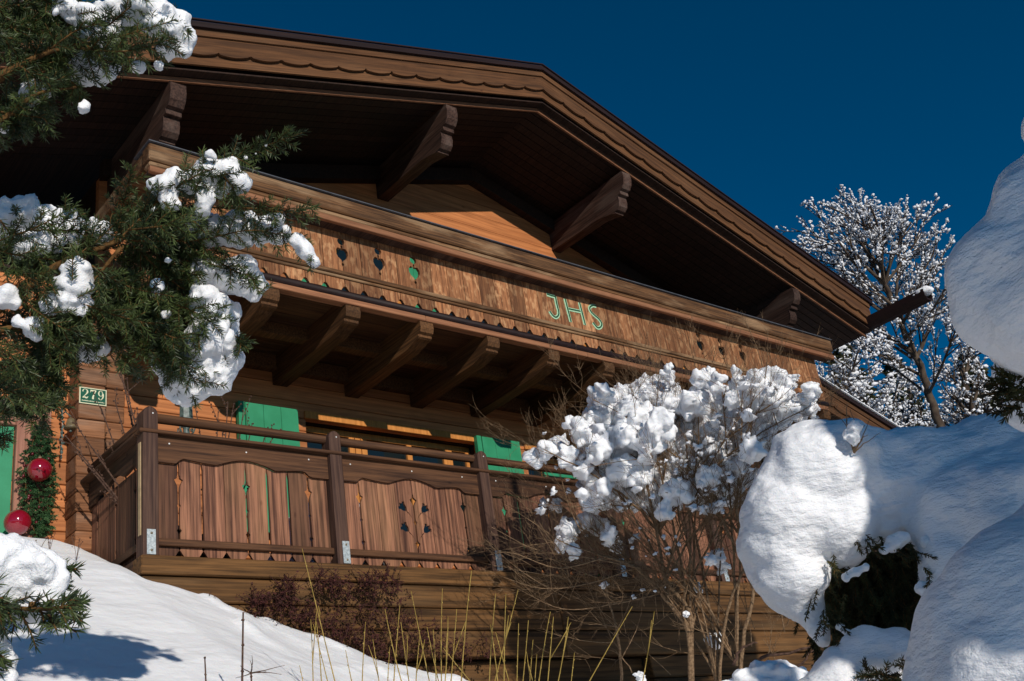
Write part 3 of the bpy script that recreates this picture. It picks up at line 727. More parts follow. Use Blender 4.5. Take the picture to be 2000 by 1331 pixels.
def twig_bundle(x, y, px, label):
    t = empty('twig_bundle', (x, y, -.01), label, 'twigs', 'bare budded twigs standing in pots on the terrace')
    b = MB(); b.lathe((x, y, -.01), [(.12, 0), (.17, .35), (.18, .36), (.18, .4), (.15, .4), (.15, .36)], 18); b.build('pot', M_bronze, t, True)
    for (tx, tz, ty) in px:
        b = MB(); a = Vector((x+random.uniform(-.05, .05), y+random.uniform(-.05, .05), .2)); e = Vector((tx, y+ty, tz)); mid = a.lerp(e, .5)+rv(.015)
        pts = bez(a, mid, e, 14); b.tube(pts, [.010-.006*i/14 for i in range(15)], 5)
        for i in range(5, 15):
            for s in range(2): b.ico(pts[i]+rv(.006), .007, (1, 1, 1.3), .2, 0, 0)
            if i % 4 == 1:
                d = (e-a).normalized(); q = pts[i]; r = q+(d+rv(.25)).normalized()*random.uniform(.15, .28); b.tube([q, q.lerp(r, .5)+rv(.006), r], [.004, .003, .002], 4)
                for u in (.3, .5, .7, .9, 1): b.ico(q.lerp(r, u)+rv(.006), .008, (1, 1, 1.2), .2, 0, 0)
        b.build('twig', M_twig, t)
twig_bundle(.36, .6, [(.0, 1.80, 0), (.07, 1.76, .1), (.1, 1.68, .05), (-.34, 1.22, 0), (-.38, 1.12, .05), (-.12, 1.35, 0), (-.3, 1.0, .05), (.02, 1.5, .1)], 'dark budded twigs leaning left in a pot by the terrace corner post')
twig_bundle(.86, .7, [(1.02, 1.62, 0), (1.1, 1.64, .05), (1.22, 1.62, .1), (1.4, 1.42, 0), (1.46, 1.38, 0), (.95, 1.55, .05), (.72, 1.5, 0), (1.3, 1.5, .1)], 'dark budded twigs fanning right in a pot left of the green shutter')

# ================================================================== DOOR DECORATIONS
def needles(b, pts, ln_=.022, dens=900, w=.0011, ang=55, flat=.45, rt=(0, 1)):
    """many slim needles along a shoot"""
    tot = sum((pts[i+1]-pts[i]).length for i in range(len(pts)-1)); n = max(3, int(tot*dens))
    acc = [0]
    for i in range(len(pts)-1): acc.append(acc[-1]+(pts[i+1]-pts[i]).length)
    side0 = None
    for k in range(n):
        s = tot*(k+random.random())/n; i = 0
        while i < len(pts)-2 and acc[i+1] < s: i += 1
        u = (s-acc[i])/max(1e-6, acc[i+1]-acc[i]); p = pts[i].lerp(pts[i+1], u); d = (pts[i+1]-pts[i]).normalized()
        if side0 is None: side0 = d.cross(Vector((0, 0, 1))+rv(.3)).normalized()
        a = (side0-d*side0.dot(d)).normalized(); c = d.cross(a)
        th = random.choice((0, math.pi))+random.gauss(0, 1)*flat*1.6
        o = a*math.cos(th)+c*math.sin(th)
        an = math.radians(random.gauss(ang, 10)); an *= (1-.45*max(0, (s/tot-.85)/.15))
        q = (d*math.cos(an)+o*math.sin(an)); L = ln_*random.uniform(.7, 1.15)
        e1 = q.cross(rv()).normalized()*w; e2 = q.cross(e1).normalized()*w
        n0 = len(b.v); m = p+q*L*.55; tip = p+q*L+Vector((0, 0, -.0))
        b.v += [p+e1*.6, p-e1*.3+e2*.5, p-e1*.3-e2*.5, m+e1*1.1, m-e1*.6+e2*.9, m-e1*.6-e2*.9, tip]
        b.face([n0, n0+1, n0+4, n0+3]); b.face([n0+1, n0+2, n0+5, n0+4]); b.face([n0+2, n0, n0+3, n0+5])
        b.face([n0+3, n0+4, n0+6]); b.face([n0+4, n0+5, n0+6]); b.face([n0+5, n0+3, n0+6])
ga = empty('fir_garland', tuple(onY(75, 1040, 1.28)), 'green fir garland hanging beside the green door, above the snow bank', 'garland')
b = MB(); bs = MB()
for (x0, y0, x1, y1) in ((78, 828, 55, 900), (55, 900, 50, 970), (50, 970, 70, 1050), (85, 840, 100, 920), (100, 920, 92, 990), (92, 990, 82, 1050), (78, 830, 82, 900), (60, 900, 72, 960), (75, 960, 80, 1045)):
    A = onY(x0, y0, 1.27); B = onY(x1, y1, 1.27); bs.tube([A, A.lerp(B, .5)+rv(.006), B], .005, 5)
    for k in range(46):
        p = A.lerp(B, k/46)+rv(.022); d = ((B-A).normalized()*random.uniform(.1, .6)+Vector((random.uniform(-1, 1), -.25+random.uniform(-.4, .2), random.uniform(-.3, .3)))).normalized()
        q = p+d*random.uniform(.035, .075); needles(b, [p, p.lerp(q, .5)+rv(.003), q], .019, 900, .0022)
b.build('foliage', M_needle2, ga); bs.build('stem', M_bark, ga)
M_berry = mat('dark_red_berry', (.10, .005, .01), .3, .5)[0]
for k in range(14):
    b = MB(); b.ico(onY(random.uniform(45, 105), random.uniform(880, 1030), 1.225), random.uniform(.008, .014), (1, 1, 1.2), .1, 0, 1); b.build('berry', M_berry, ga, True)
def bauble(px, py, r, label):
    c = onY(px, py, 1.15); t = empty('christmas_bauble', tuple(c-Vector((0, 0, r))), label, 'bauble', 'red baubles by the green door')
    b = MB(); b.ico(c, r, (1, 1, 1), 0, 0, 3); b.build('ball', M_red, t, True)
    b = MB(); b.lathe(c+Vector((0, 0, r-.004)), [(.016, 0), (.016, .018), (.006, .022), (.004, .034)], 10); b.build('cap', M_brass, t, True)
bauble(77, 918, .094, 'glossy red bauble hanging in the middle of the garland')
bauble(34, 1021, .100, 'larger glossy red bauble resting on the snow below the green door')
bell = empty('brass_bell', tuple(onY(136, 838, 1.22)), 'small aged brass bell hanging at the left edge of the number pillar', 'bell')
c = onY(138, 838, 1.22); b = MB(); b.lathe(c, [(.055, 0), (.056, .006), (.042, .025), (.035, .06), (.028, .085), (.010, .098), (.007, .115)], 18); b.build('bell_body', M_brass, bell, True)
b = MB(); p0 = c+Vector((0, 0, .11)); b.tube([p0, p0+Vector((-.03, .05, .06)), p0+Vector((-.05, .17, .05))], .006, 6); b.tube([c+Vector((0, 0, .05)), c+Vector((0, 0, -.02))], .004, 5); b.ico(c+Vector((0, 0, -.02)), .012, (1, 1, 1), 0, 0, 1); b.build('hanger', M_bronze, bell)
os_ = MB(); a = onY(123, 790, 1.3)
for k in range(26):
    p = a+Vector((.004*math.sin(k), 0, -k*.019))+rv(.006)
    os_.ico(p, random.uniform(.008, .014), (1, 1, 1.2), .3, 0, 0)
os_.tube([a+Vector((0, 0, .03)), a+Vector((0, 0, -.5))], .003, 4)
o = os_.build('ornament_string', M_bronze, None, origin=a+Vector((0, 0, -.5))); tag(o, 'dark string of small ornaments hanging between the garland and the number pillar', 'ornament')

# house number sign
sg = empty('house_number_sign', (.005, 1.14, 1.72), 'green enamel house number sign reading 279 on the log pillar', 'sign')
ys = 1.136; c0 = onY(155, 755, ys); sx0, sx1, sz0, sz1 = c0.x+.002, onY(208, 762, ys).x+.002, onY(155, 787, ys).z, c0.z
b = MB(); b.box(sx0, sx1, ys, 1.142, sz0, sz1, 0); b.build('sign_border', M_cream, sg, bevel=.001)
b = MB(); b.box(sx0+.009, sx1-.009, ys-.002, ys-.0003, sz0+.009, sz1-.009, 0); b.build('sign_plate', M_signg, sg)
def vstroke(b, pts, ws, y0, y1):
    for i in range(len(pts)-1):
        p, q = Vector(pts[i]), Vector(pts[i+1]); d = (q-p).normalized(); nn = Vector((-d.y, d.x)); p = p-d*.001; q = q+d*.001
        b.prism([tuple(p+nn*ws[i]/2), tuple(q+nn*ws[i+1]/2), tuple(q-nn*ws[i+1]/2), tuple(p-nn*ws[i]/2)], [], lambda x, z: (x, y0-i*.00002, z), lambda x, z: (x, y1, z), 0)
def digit(ch, ox, oz, w, h):
    b = MB()
    if ch == '7':
        vstroke(b, [(ox+.08*w, oz+.72*h), (ox+.12*w, oz+.97*h)], [.06*w, .10*w], ys-.0035, ys-.0022)
        vstroke(b, [(ox+.08*w, oz+.92*h), (ox+.93*w, oz+.92*h)], [.24*w, .22*w], ys-.0037, ys-.0022)
        vstroke(b, [(ox+.86*w, oz+.9*h), (ox+.60*w, oz+.52*h), (ox+.47*w, oz+.25*h), (ox+.46*w, oz)], [.12*w, .16*w, .24*w, .30*w], ys-.0039, ys-.0022)
        b.build('digit', M_cream, sg); return
    G = {
     '2': ([(.12, .72), (.18, .9), (.45, 1.0), (.75, .9), (.82, .70), (.65, .48), (.35, .25), (.10, .06), (.4, .12), (.7, .05), (.92, .22)], [.16, .12, .06, .14, .24, .16, .08, .08, .2, .2, .06]),
     '7': ([(.10, .72), (.14, .95), (.5, .92), (.92, .98), (.62, .6), (.48, .3), (.46, .0)], [.05, .14, .18, .06, .08, .2, .24]),
     '9': ([(.72, .75), (.60, .96), (.42, 1.0), (.22, .92), (.12, .70), (.22, .50), (.42, .42), (.62, .48), (.74, .68), (.80, .62), (.78, .35), (.62, .12), (.42, .02), (.2, .08), (.14, .2)], [.14, .08, .06, .14, .2, .14, .06, .08, .14, .2, .2, .12, .06, .1, .18])}
    pts, ws = G[ch]; f = catmull([Vector((p[0], p[1], k)) for p, k in zip(pts, ws)], 4) if ch != '7' else [Vector((p[0], p[1], k)) for p, k in zip(pts, ws)]
    vstroke(b, [(ox+v.x*w, oz+v.y*h) for v in f], [max(.05, v.z)*w for v in f], ys-.0035, ys-.0022)
    b.build('digit', M_cream, sg)
W_ = (sx1-sx0-.03)/3; 
for k, chh in enumerate('279'): digit(chh, sx0+.015+k*W_+W_*.08, sz0+.048, W_*.84, sz1-sz0-.066)
b = MB(); xx = sx0+.02
while xx < sx1-.024:
    ww = random.uniform(.003, .006); b.box(xx, xx+ww, ys-.0035, ys-.0022, sz0+.022, sz0+.022+random.choice((.006, .009)), 0); xx += ww+.0022
b.build('small_lettering', M_cream, sg)
# ================================================================== VEGETATION
def proj(P):
    dd = P-CC; z = dd.dot(CF); return (1000+FP*dd.dot(CR)/z, 665.5-FP*dd.dot(CU)/z)
# ---- snowy fir boughs at the left
def fir(name_label, loc, limbs, shoots, snow, dist, mneed=M_needle, dens=900, nlen=.021, vox=.006, fill=1., cat='fir', seed=3, w_=.0010):
    random.seed(seed)
    t = empty('fir_tree', loc, name_label, cat)
    for L in limbs:
        pts = catmull([at(x, y, d) for x, y, d, r in L], 5); rr = [r for x, y, d, r in L]
        R_ = [rr[min(len(rr)-2, int(i/5))]*(1-(i/5) % 1)+rr[min(len(rr)-1, int(i/5)+1)]*((i/5) % 1) for i in range(len(pts))]
        b = MB(); b.tube(pts, R_, 7); b.build('branch', M_bark, t, True)
    nb = MB(); sb = MB()
    for sh in shoots:
        side = sh[0]; SK = dist/3.1 if dist > 2 else 1; P = [at(x, y, d+random.uniform(-.12, .12)*(.4 if i == 0 else 1)) for i, (x, y, d) in enumerate(sh[1])]
        pts = catmull(P, 5); n = len(pts)
        sb.tube(pts, [.004-.0026*i/(n-1) for i in range(n)], 5)
        needles(nb, pts, nlen, dens*.75, w_)
        tot = sum((pts[i+1]-pts[i]).length for i in range(n-1)); k = int(tot/.026*fill) if side else 0
        for j in range(k):
            u = .08+.84*j/max(1, k-1); i = min(n-2, int(u*(n-1))); p = pts[i].lerp(pts[i+1], u*(n-1)-i); d = (pts[i+1]-pts[i]).normalized()
            view = (p-CC).normalized(); lat = d.cross(view).normalized()*(1 if j % 2 else -1)
            L = side*SK*random.uniform(.55, 1.15)*(1-.55*u)
            a = math.radians(random.uniform(28, 62)); q = d*math.cos(a)+(lat*.85+view*random.uniform(-.8, .8)+Vector((0, 0, -.10))).normalized()*math.sin(a)
            e = p+q*L+Vector((0, 0, -.02*random.random())); c = p.lerp(e, .5)+Vector((0, 0, .006))+rv(.003)
            tw = bez(p, c, e, 5); sb.tube(tw, [.0022, .002, .0018, .0015, .0013, .001], 4); needles(nb, tw, nlen*random.uniform(.8, 1.05), dens, w_)
    SB2 = sb; NB2 = nb
    for cl in snow:
        b = MB()
        for (x, y, r, d) in cl:
            c = at(x, y, d); R = r*d/FP
            b.ico(c, R*1.0, (random.uniform(.85, 1.1), random.uniform(.85, 1.1), random.uniform(.85, 1.15)), .25, 0, 2)
            for k in range(7):
                v = rv().normalized(); b.ico(c+v*R*.85, R*random.uniform(.2, .5), (1, 1, 1), .3, 0, 1)
        f_ = min(1, dist/4)
        if dist > 2:
            for (x, y, r, d) in cl:
                for k in range(1 if r > 16 else 0):
                    p = at(x+random.uniform(-r, r), y+random.uniform(-r, r), d-r*d/FP-.02); q = p+(rv(.5)+CR*random.uniform(-.3, .6)+Vector((0, 0, -.25))).normalized()*random.uniform(.05, .1); tw = bez(p, p.lerp(q, .5)+rv(.004), q, 4); SB2.tube(tw, .0018, 4); needles(NB2, tw, nlen*.9, dens, w_)
        snowbuild(b, 'snow', M_snowb, t, vox, 6, ((.10*f_, .035*f_), (.03*f_, .006*f_), (.009*f_, .007*f_)))
    sb.build('twig', M_bark, t, True); nb.build('foliage', mneed, t)
    return t
D = 4.1
limbs = [[(-160, 250, D, 0.0250), (0, 150, D, 0.0163), (60, 118, D, 0.0112), (110, 98, D, 0.0075), (200, 85, D, 0.0050)],
         [(-160, 700, D, 0.0275), (0, 600, D, 0.0187), (110, 520, D, 0.0137), (230, 470, D, 0.0100), (260, 440, D, 0.0063)],
         [(-160, 300, D, 0.0175), (0, 235, D, 0.0100), (70, 185, D, 0.0063), (150, 170, D, 0.0037)],
         [(-160, 640, D, 0.0225), (40, 640, D, 0.0125), (150, 580, D, 0.0088), (240, 480, D, 0.0063)]]
sh = []
def S_(side, *p): sh.append((side, [(x, y, D+dd) for x, y, dd in p]))
# upper cluster
S_(.09, (0, 150, 0), (110, 95, 0), (220, 75, -.05), (335, 40, -.1))
S_(.08, (90, 100, 0), (140, 40, .05), (165, -30, .1))
S_(.08, (150, 95, 0), (250, 100, -.1), (340, 75, -.15))
S_(.07, (0, 60, 0), (70, 40, .05), (120, 10, .1)); S_(.08, (-20, 20, 0), (60, 0, 0), (110, -30, 0)); S_(.08, (-30, 110, .1), (40, 80, .1), (100, 60, .1))
S_(.08, (-20, 90, .2), (60, 50, .2), (130, 40, .2)); S_(.07, (0, 200, .1), (60, 185, .1), (140, 175, .05)); S_(.08, (-30, 240, .1), (50, 195, .1), (110, 185, .1))
S_(.08, (-30, 170, .1), (30, 140, .1), (90, 130, .1)); S_(.06, (60, 115, 0), (130, 150, 0), (160, 195, 0)); S_(.06, (-20, 215, 0), (40, 225, 0), (95, 232, 0))
S_(.07, (-30, 40, -.1), (20, 90, -.1), (60, 140, -.1)); S_(.06, (180, 80, 0), (235, 30, 0), (285, -10, 0)); S_(.05, (230, 70, 0), (300, 30, 0), (350, 28, 0))
S_(.04, (300, 60, 0), (345, 45, 0), (368, 62, 0)); S_(.06, (-30, 260, 0), (10, 240, 0), (45, 190, 0)); S_(.06, (200, 85, .1), (280, 95, .1), (330, 110, .1))
S_(.06, (110, 100, .1), (190, 110, .15), (260, 90, .1)); S_(.07, (-20, 0, .1), (30, 30, .1), (110, 50, .1)); S_(.06, (40, 130, -.05), (90, 160, -.05), (150, 140, -.05))
S_(.06, (100, 95, -.1), (150, 60, -.1), (200, 45, -.1)); S_(.06, (170, 90, -.1), (210, 120, -.1), (250, 120, -.1))
# middle cluster
S_(.10, (230, 460, 0), (340, 370, 0), (430, 320, 0), (500, 292, 0), (595, 258, 0))
S_(.07, (400, 405, 0), (500, 408, 0), (560, 415, 0), (620, 405, 0)); S_(.10, (250, 470, 0), (380, 470, 0), (500, 450, 0), (608, 480, 0))
S_(.08, (230, 465, 0), (240, 400, 0), (258, 330, 0)); S_(.09, (300, 480, 0), (400, 500, 0), (460, 530, 0), (505, 548, 0))
S_(.10, (150, 560, 0), (290, 580, 0), (380, 610, 0), (440, 650, 0), (485, 682, 0)); S_(.09, (180, 570, 0), (290, 640, 0), (350, 700, 0), (385, 752, 0))
S_(.09, (160, 560, 0), (230, 600, 0), (270, 650, 0), (285, 700, 0)); S_(.09, (0, 520, 0), (90, 560, 0), (180, 620, 0)); S_(.10, (0, 640, 0), (70, 660, 0), (140, 690, 0))
S_(.10, (-40, 700, 0), (50, 720, 0), (140, 770, 0)); S_(.09, (-40, 560, 0), (60, 590, 0), (130, 600, 0)); S_(.09, (-40, 620, .1), (60, 640, .1), (150, 640, .1))
S_(.09, (-40, 760, 0), (40, 770, 0), (100, 800, 0)); S_(.09, (-40, 480, 0), (40, 500, 0), (130, 510, 0)); S_(.08, (0, 470, 0), (80, 440, 0), (150, 400, 0))
S_(.10, (120, 520, 0), (190, 470, 0), (240, 420, 0)); S_(.08, (60, 450, .1), (150, 450, .1), (230, 445, .1)); S_(.09, (200, 490, .1), (300, 440, .1), (380, 420, .1))
S_(.09, (200, 500, .1), (300, 520, .1), (400, 540, .1)); S_(.09, (180, 520, -.1), (250, 560, -.1), (340, 580, -.1)); S_(.09, (240, 460, -.1), (290, 410, -.1), (330, 370, -.1))
S_(.09, (250, 450, -.1), (330, 440, -.1), (400, 430, -.1)); S_(.08, (140, 560, .1), (200, 640, .1), (230, 690, .1)); S_(.09, (260, 480, .1), (350, 560, .1), (420, 590, .1))
S_(.09, (-40, 660, -.1), (30, 700, -.1), (80, 760, -.1)); S_(.09, (-40, 800, .1), (20, 790, .1), (60, 780, .1)); S_(.07, (300, 640, 0), (340, 660, 0), (390, 660, 0))
S_(.09, (150, 590, -.1), (240, 620, -.1), (330, 640, -.1)); S_(.09, (240, 500, .2), (330, 490, .2), (430, 480, .2)); S_(.08, (260, 470, .1), (320, 410, .1), (370, 350, .1))
S_(.07, (420, 330, 0), (450, 360, 0), (470, 400, 0)); S_(.06, (300, 690, 0), (330, 730, 0), (330, 760, 0)); S_(.06, (0, 430, 0), (30, 470, 0), (60, 520, 0)); S_(.09, (60, 600, -.1), (120, 640, -.1), (180, 650, -.1))
S_(.08, (-30, 840, 0), (10, 800, 0), (60, 740, 0)); S_(.08, (100, 620, .1), (160, 670, .1), (200, 690, .1)); S_(.06, (-60, 850, 0), (-10, 852, 0), (20, 862, 0)); S_(.08, (280, 560, .1), (330, 620, .1), (350, 690, .1))
random.seed(77)
for (x, y, rx, ry, n_) in ((30, 60, 90, 80, 22), (60, 200, 60, 50, 8), (60, 700, 100, 90, 34), (150, 600, 110, 60, 22), (300, 520, 90, 70, 22), (250, 640, 80, 70, 16), (330, 640, 50, 90, 12), (60, 520, 80, 50, 12), (280, 420, 60, 40, 8)):
    for _k in range(n_):
        a_ = random.uniform(0, 6.28); u_ = random.random()**.5; px_, py_ = x+rx*u_*math.cos(a_), y+ry*u_*math.sin(a_); th_ = random.uniform(-.9, 1.3); L_ = random.uniform(35, 70)
        S_(.05, (px_, py_, .12), (px_+L_*.5*math.cos(th_), py_+L_*.5*math.sin(th_)-3, .13), (px_+L_*math.cos(th_), py_+L_*math.sin(th_), .15))
snow = [[(190, 45, 36, D+.05), (225, 30, 28, D+.05), (205, 75, 22, D)], [(285, 15, 34, D), (325, 45, 36, D-.02), (350, 80, 28, D-.02), (330, 95, 20, D), (310, 128, 13, D-.05), (365, 60, 16, D)],
        [(175, 120, 30, D+.12), (205, 130, 26, D+.12), (160, 150, 18, D+.12)], [(130, 15, 22, D+.05), (145, 35, 15, D+.05)], [(162, 207, 14, D-.05), (166, 214, 8, D-.05)], [(60, 185, 22, D+.1), (75, 175, 18, D+.1)],
        [(10, 245, 14, D+.1), (-5, 225, 14, D+.1)], [(272, 132, 14, D+.05)], [(110, 25, 10, D-.05)],
        [(320, 370, 26, D-.05), (340, 350, 22, D-.05), (330, 400, 18, D-.08), (375, 360, 20, D-.02)], [(400, 340, 28, D+.0), (440, 340, 28, D), (465, 355, 22, D), (400, 385, 22, D-.05), (395, 410, 16, D-.05), (450, 320, 18, D), (430, 375, 14, D)],
        [(370, 440, 30, D+.1), (420, 450, 34, D+.1), (470, 450, 34, D+.1), (510, 450, 28, D+.1), (545, 455, 20, D+.08)], [(580, 470, 14, D), (595, 490, 18, D), (610, 512, 14, D)],
        [(410, 535, 34, D+.1), (455, 545, 34, D+.1), (495, 555, 22, D+.1), (480, 520, 24, D+.1), (490, 570, 18, D+.1)], [(400, 590, 34, D+.05), (405, 630, 36, D+.05), (395, 665, 34, D+.05), (420, 600, 26, D+.08)],
        [(430, 620, 28, D+.15), (445, 660, 24, D+.15), (415, 690, 50, D+.14), (385, 730, 50, D+.12), (440, 610, 26, D+.16), (448, 700, 22, D+.16), (360, 700, 34, D+.2), (350, 750, 30, D+.12), (430, 735, 30, D+.12), (330, 725, 22, D+.12), (350, 775, 14, D+.12), (310, 715, 16, D+.12)],
        [(150, 525, 24, D-.05), (145, 555, 28, D-.05), (130, 585, 30, D-.05), (155, 595, 22, D-.05), (100, 600, 18, D-.05)], [(45, 480, 24, D), (75, 478, 20, D)], [(20, 425, 36, D+.35), (50, 415, 30, D+.35), (-10, 430, 40, D+.35)],
        [(100, 440, 34, D+.25), (135, 445, 28, D+.25), (90, 465, 26, D+.2)], [(8, 580, 22, D-.05), (30, 592, 12, D-.05)], [(65, 638, 18, D-.05), (30, 628, 12, D-.05), (72, 655, 10, D-.05)],
        [(165, 680, 28, D+.15), (195, 675, 22, D+.15), (140, 690, 16, D+.15)], [(308, 560, 12, D-.05), (304, 578, 8, D-.05)], [(325, 612, 12, D)], [(328, 510, 8, D-.1)], [(300, 410, 0.1+8, D-.1)], [(200, 460, 20, D+.05), (185, 445, 14, D+.05)],
        [(410, 302, 7, D-.05), (418, 308, 5, D-.05)], [(480, 308, 7, D), (500, 300, 5, D)], [(520, 285, 5, D)], [(545, 430, 14, D+.02), (525, 425, 10, D)]]
fir('snow laden fir reaching in from the left across the chalet, brown twigs and green needles', tuple(at(-400, 1500, D)), limbs, sh, snow, D, nlen=.030, w_=.0015, dens=620, vox=.008)
# small fir at the lower left corner
E_ = 1.75
sh = []
def S2(side, *p): sh.append((side, [(x, y, E_+dd) for x, y, dd in p]))
S2(.05, (-40, 1180, 0), (60, 1190, 0), (130, 1185, -.02), (165, 1175, -.03)); S2(0, (90, 1175, 0), (130, 1190, 0), (160, 1215, 0)); S2(0, (60, 1190, 0), (110, 1215, 0), (150, 1235, 0)); S2(0, (100, 1100, 0), (130, 1112, 0), (148, 1112, 0))
S2(.05, (-60, 1160, 0), (0, 1180, 0), (40, 1200, 0)); S2(.04, (-60, 1230, 0), (-20, 1215, 0), (15, 1190, 0)); S2(0, (100, 1180, 0), (118, 1150, 0), (128, 1140, 0)); S2(0, (60, 1180, 0), (90, 1195, 0), (110, 1230, 0)); S2(.03, (-50, 1270, 0), (-15, 1280, 0), (12, 1300, 0)); S2(0, (110, 1180, 0), (140, 1165, 0), (160, 1178, 0))
snow = [[(20, 1110, 46, E_), (60, 1115, 44, E_), (95, 1125, 32, E_), (0, 1160, 50, E_+.02), (50, 1160, 44, E_+.02), (85, 1165, 30, E_), (20, 1085, 34, E_), (60, 1190, 24, E_), (-30, 1120, 60, E_)], [(0, 1300, 28, E_+.05), (-20, 1260, 30, E_+.05), (10, 1330, 20, E_)], [(142, 1198, 7, E_)], [(104, 1215, 3.4, E_), (105, 1228, 2.2, E_), (106, 1240, 1.5, E_)]]
limbs = [[(-200, 1260, E_, .008), (-60, 1190, E_, .005), (60, 1182, E_, .003), (110, 1182, E_, .0015)], [(-200, 1330, E_, .006), (-60, 1270, E_, .004), (0, 1270, E_, .002)]]
fir('young fir tip with a granular snow cap at the lower left corner', tuple(at(-260, 1700, E_)), limbs, sh, snow, E_, dens=620, nlen=.022, vox=.004, seed=9)

# ---- big snow covered conifer at the right, close to the camera
random.seed(21)
tr = empty('snow_covered_spruce', (1.9, -7.2, -4.2), 'huge snow laden spruce close by on the right, dark needles under smooth white cushions', 'spruce')
def cush(cl, vox, disp, name='snow'):
    b = MB()
    for (x, y, r, d) in cl: b.ico(at(x, y, d), r*d/FP, (1, 1, 1), .08, 0, 3)
    return snowbuild(b, name, M_snowc, tr, vox, 14, disp)
cush([(1590, 925, 92, 4.15), (1640, 905, 82, 4.2), (1545, 1010, 84, 4.1), (1595, 1000, 112, 4.2), (1530, 1075, 76, 4.1), (1545, 1125, 70, 4.1), (1568, 1175, 42, 4.1), (1592, 1220, 28, 4.1), (1606, 1250, 20, 4.1), (1635, 1055, 54, 4.2), (1700, 1000, 64, 4.25), (1760, 985, 62, 4.3),
      (1720, 940, 92, 4.3), (1790, 930, 92, 4.35), (1860, 940, 95, 4.4), (1930, 930, 105, 4.45), (2020, 930, 120, 4.5), (1700, 900, 56, 4.35), (1820, 1000, 70, 4.3), (1900, 1030, 110, 4.2), (1980, 1040, 140, 4.2), (1890, 1110, 80, 4.1), (1870, 1165, 50, 4.05), (1960, 1150, 110, 4.1), (2080, 1000, 160, 4.4), (1655, 855, 22, 4.2), (1790, 1010, 26, 4.2), (1738, 1040, 18, 4.2)],
     .013, ((.3, .06), (.09, .022), (.03, .008)))
cush([(2000, 545, 130, 2.5), (1975, 600, 100, 2.5), (2060, 420, 112, 2.5), (2110, 550, 190, 2.55), (2048, 350, 50, 2.5), (2088, 240, 70, 2.5), (2120, 160, 80, 2.5), (1938, 520, 72, 2.5), (1950, 618, 66, 2.5), (2150, 640, 130, 2.6), (2000, 440, 62, 2.5)], .010, ((.2, .03), (.06, .009)))
cush([(2000, 740, 50, 2.7), (2040, 780, 70, 2.7), (1975, 730, 34, 2.7), (2010, 790, 34, 2.7)], .010, ((.15, .02),))
cush([(1640, 1320, 48, 4.0), (1680, 1275, 38, 4.0), (1700, 1255, 30, 4.0), (1620, 1370, 60, 4.0), (1750, 1265, 38, 4.0), (1790, 1270, 34, 4.0), (1715, 1290, 34, 4.0), (1820, 1290, 40, 4.0), (1700, 1390, 60, 4.0), (1560, 1400, 60, 4.0)], .012, ((.12, .03), (.04, .01)))
cush([(1990, 1310, 190, 3.1), (2080, 1230, 190, 3.1), (1900, 1380, 120, 3.1), (2200, 1200, 220, 3.2), (1850, 1440, 100, 3.1), (2050, 1450, 200, 3.2), (1955, 1230, 112, 3.1)], .014, ((.3, .04), (.08, .008)))
cush([(1672, 1118, 12, 4.0), (1690, 1108, 10, 4.0), (1745, 1062, 17, 4.05), (1762, 1052, 14, 4.05), (1725, 1075, 9, 4.02), (1652, 1128, 9, 4.0), (1808, 1060, 12, 4.05), (1800, 1150, 14, 4.0), (1812, 1180, 13, 4.0), (1640, 1225, 10, 4.0), (1660, 1240, 11, 4.0)], .007, ((.05, .02), (.015, .006)))
nb = MB(); sb = MB()
for k in range(1100):
    x, y = random.gauss(1720, 85), random.gauss(1160, 80)
    if not (1575 < x < 1860 and 1030 < y < 1330): continue
    d = random.uniform(4.2, 4.9); p = at(x, y, d); q = p+Vector((random.uniform(-.6, .6), random.uniform(-.4, .4), -1+random.uniform(-.2, .8))).normalized()*random.uniform(.07, .14)
    tw = bez(p, p.lerp(q, .5)+rv(.012), q, 4); sb.tube(tw, .002, 4); needles(nb, tw, .02, 700, .0016, 48)
for (x, y) in ((1975, 760), (1985, 790), (1990, 745), (1770, 1310), (1700, 1315), (1730, 1325)):
    for j in range(9):
        p = at(x+random.uniform(-8, 20), y+random.uniform(-10, 15), 2.55 if x > 1900 else 3.9); q = p+(CR*-random.uniform(-.2, .9)+rv(.4)).normalized()*.05; needles(nb, bez(p, p.lerp(q, .5), q, 3), .018, 800, .0014); sb.tube([p, q], .0015, 4)
for _k in range(75):
    a_ = random.uniform(0, 6.283); x = 1712+115*math.cos(a_)*random.uniform(.8, 1.12); y = 1150+105*math.sin(a_)*random.uniform(.85, 1.1)
    p = at(x, y, random.uniform(4.0, 4.15)); q = p+Vector((random.uniform(-.5, .5), random.uniform(-.5, 0), random.uniform(-1, -.2))).normalized()*random.uniform(.06, .11)
    tw = bez(p, p.lerp(q, .5)+rv(.01), q, 4); sb.tube(tw, .002, 4); needles(nb, tw, .018, 700, .0015, 48)
for (x, y, l) in ((1600, 1130, 60), (1585, 1170, 40), (1620, 1180, 60), (1650, 1160, 70), (1605, 1210, 40)):
    p = at(x, y, 4.02); q = at(x-12, y+l, 4.0); needles(nb, bez(p, p.lerp(q, .5), q, 4), .016, 700, .0015); sb.tube([p, q], .002, 4)
nb.build('foliage', M_needled, tr); sb.build('twig', M_bark, tr, True)
b = MB(); b.tube([(1.9, -7.2, -4.2), (1.92, -7.2, -1), (1.9, -7.22, 3.5)], [.17, .13, .05], 12); b.build('trunk', M_bark, tr, True)
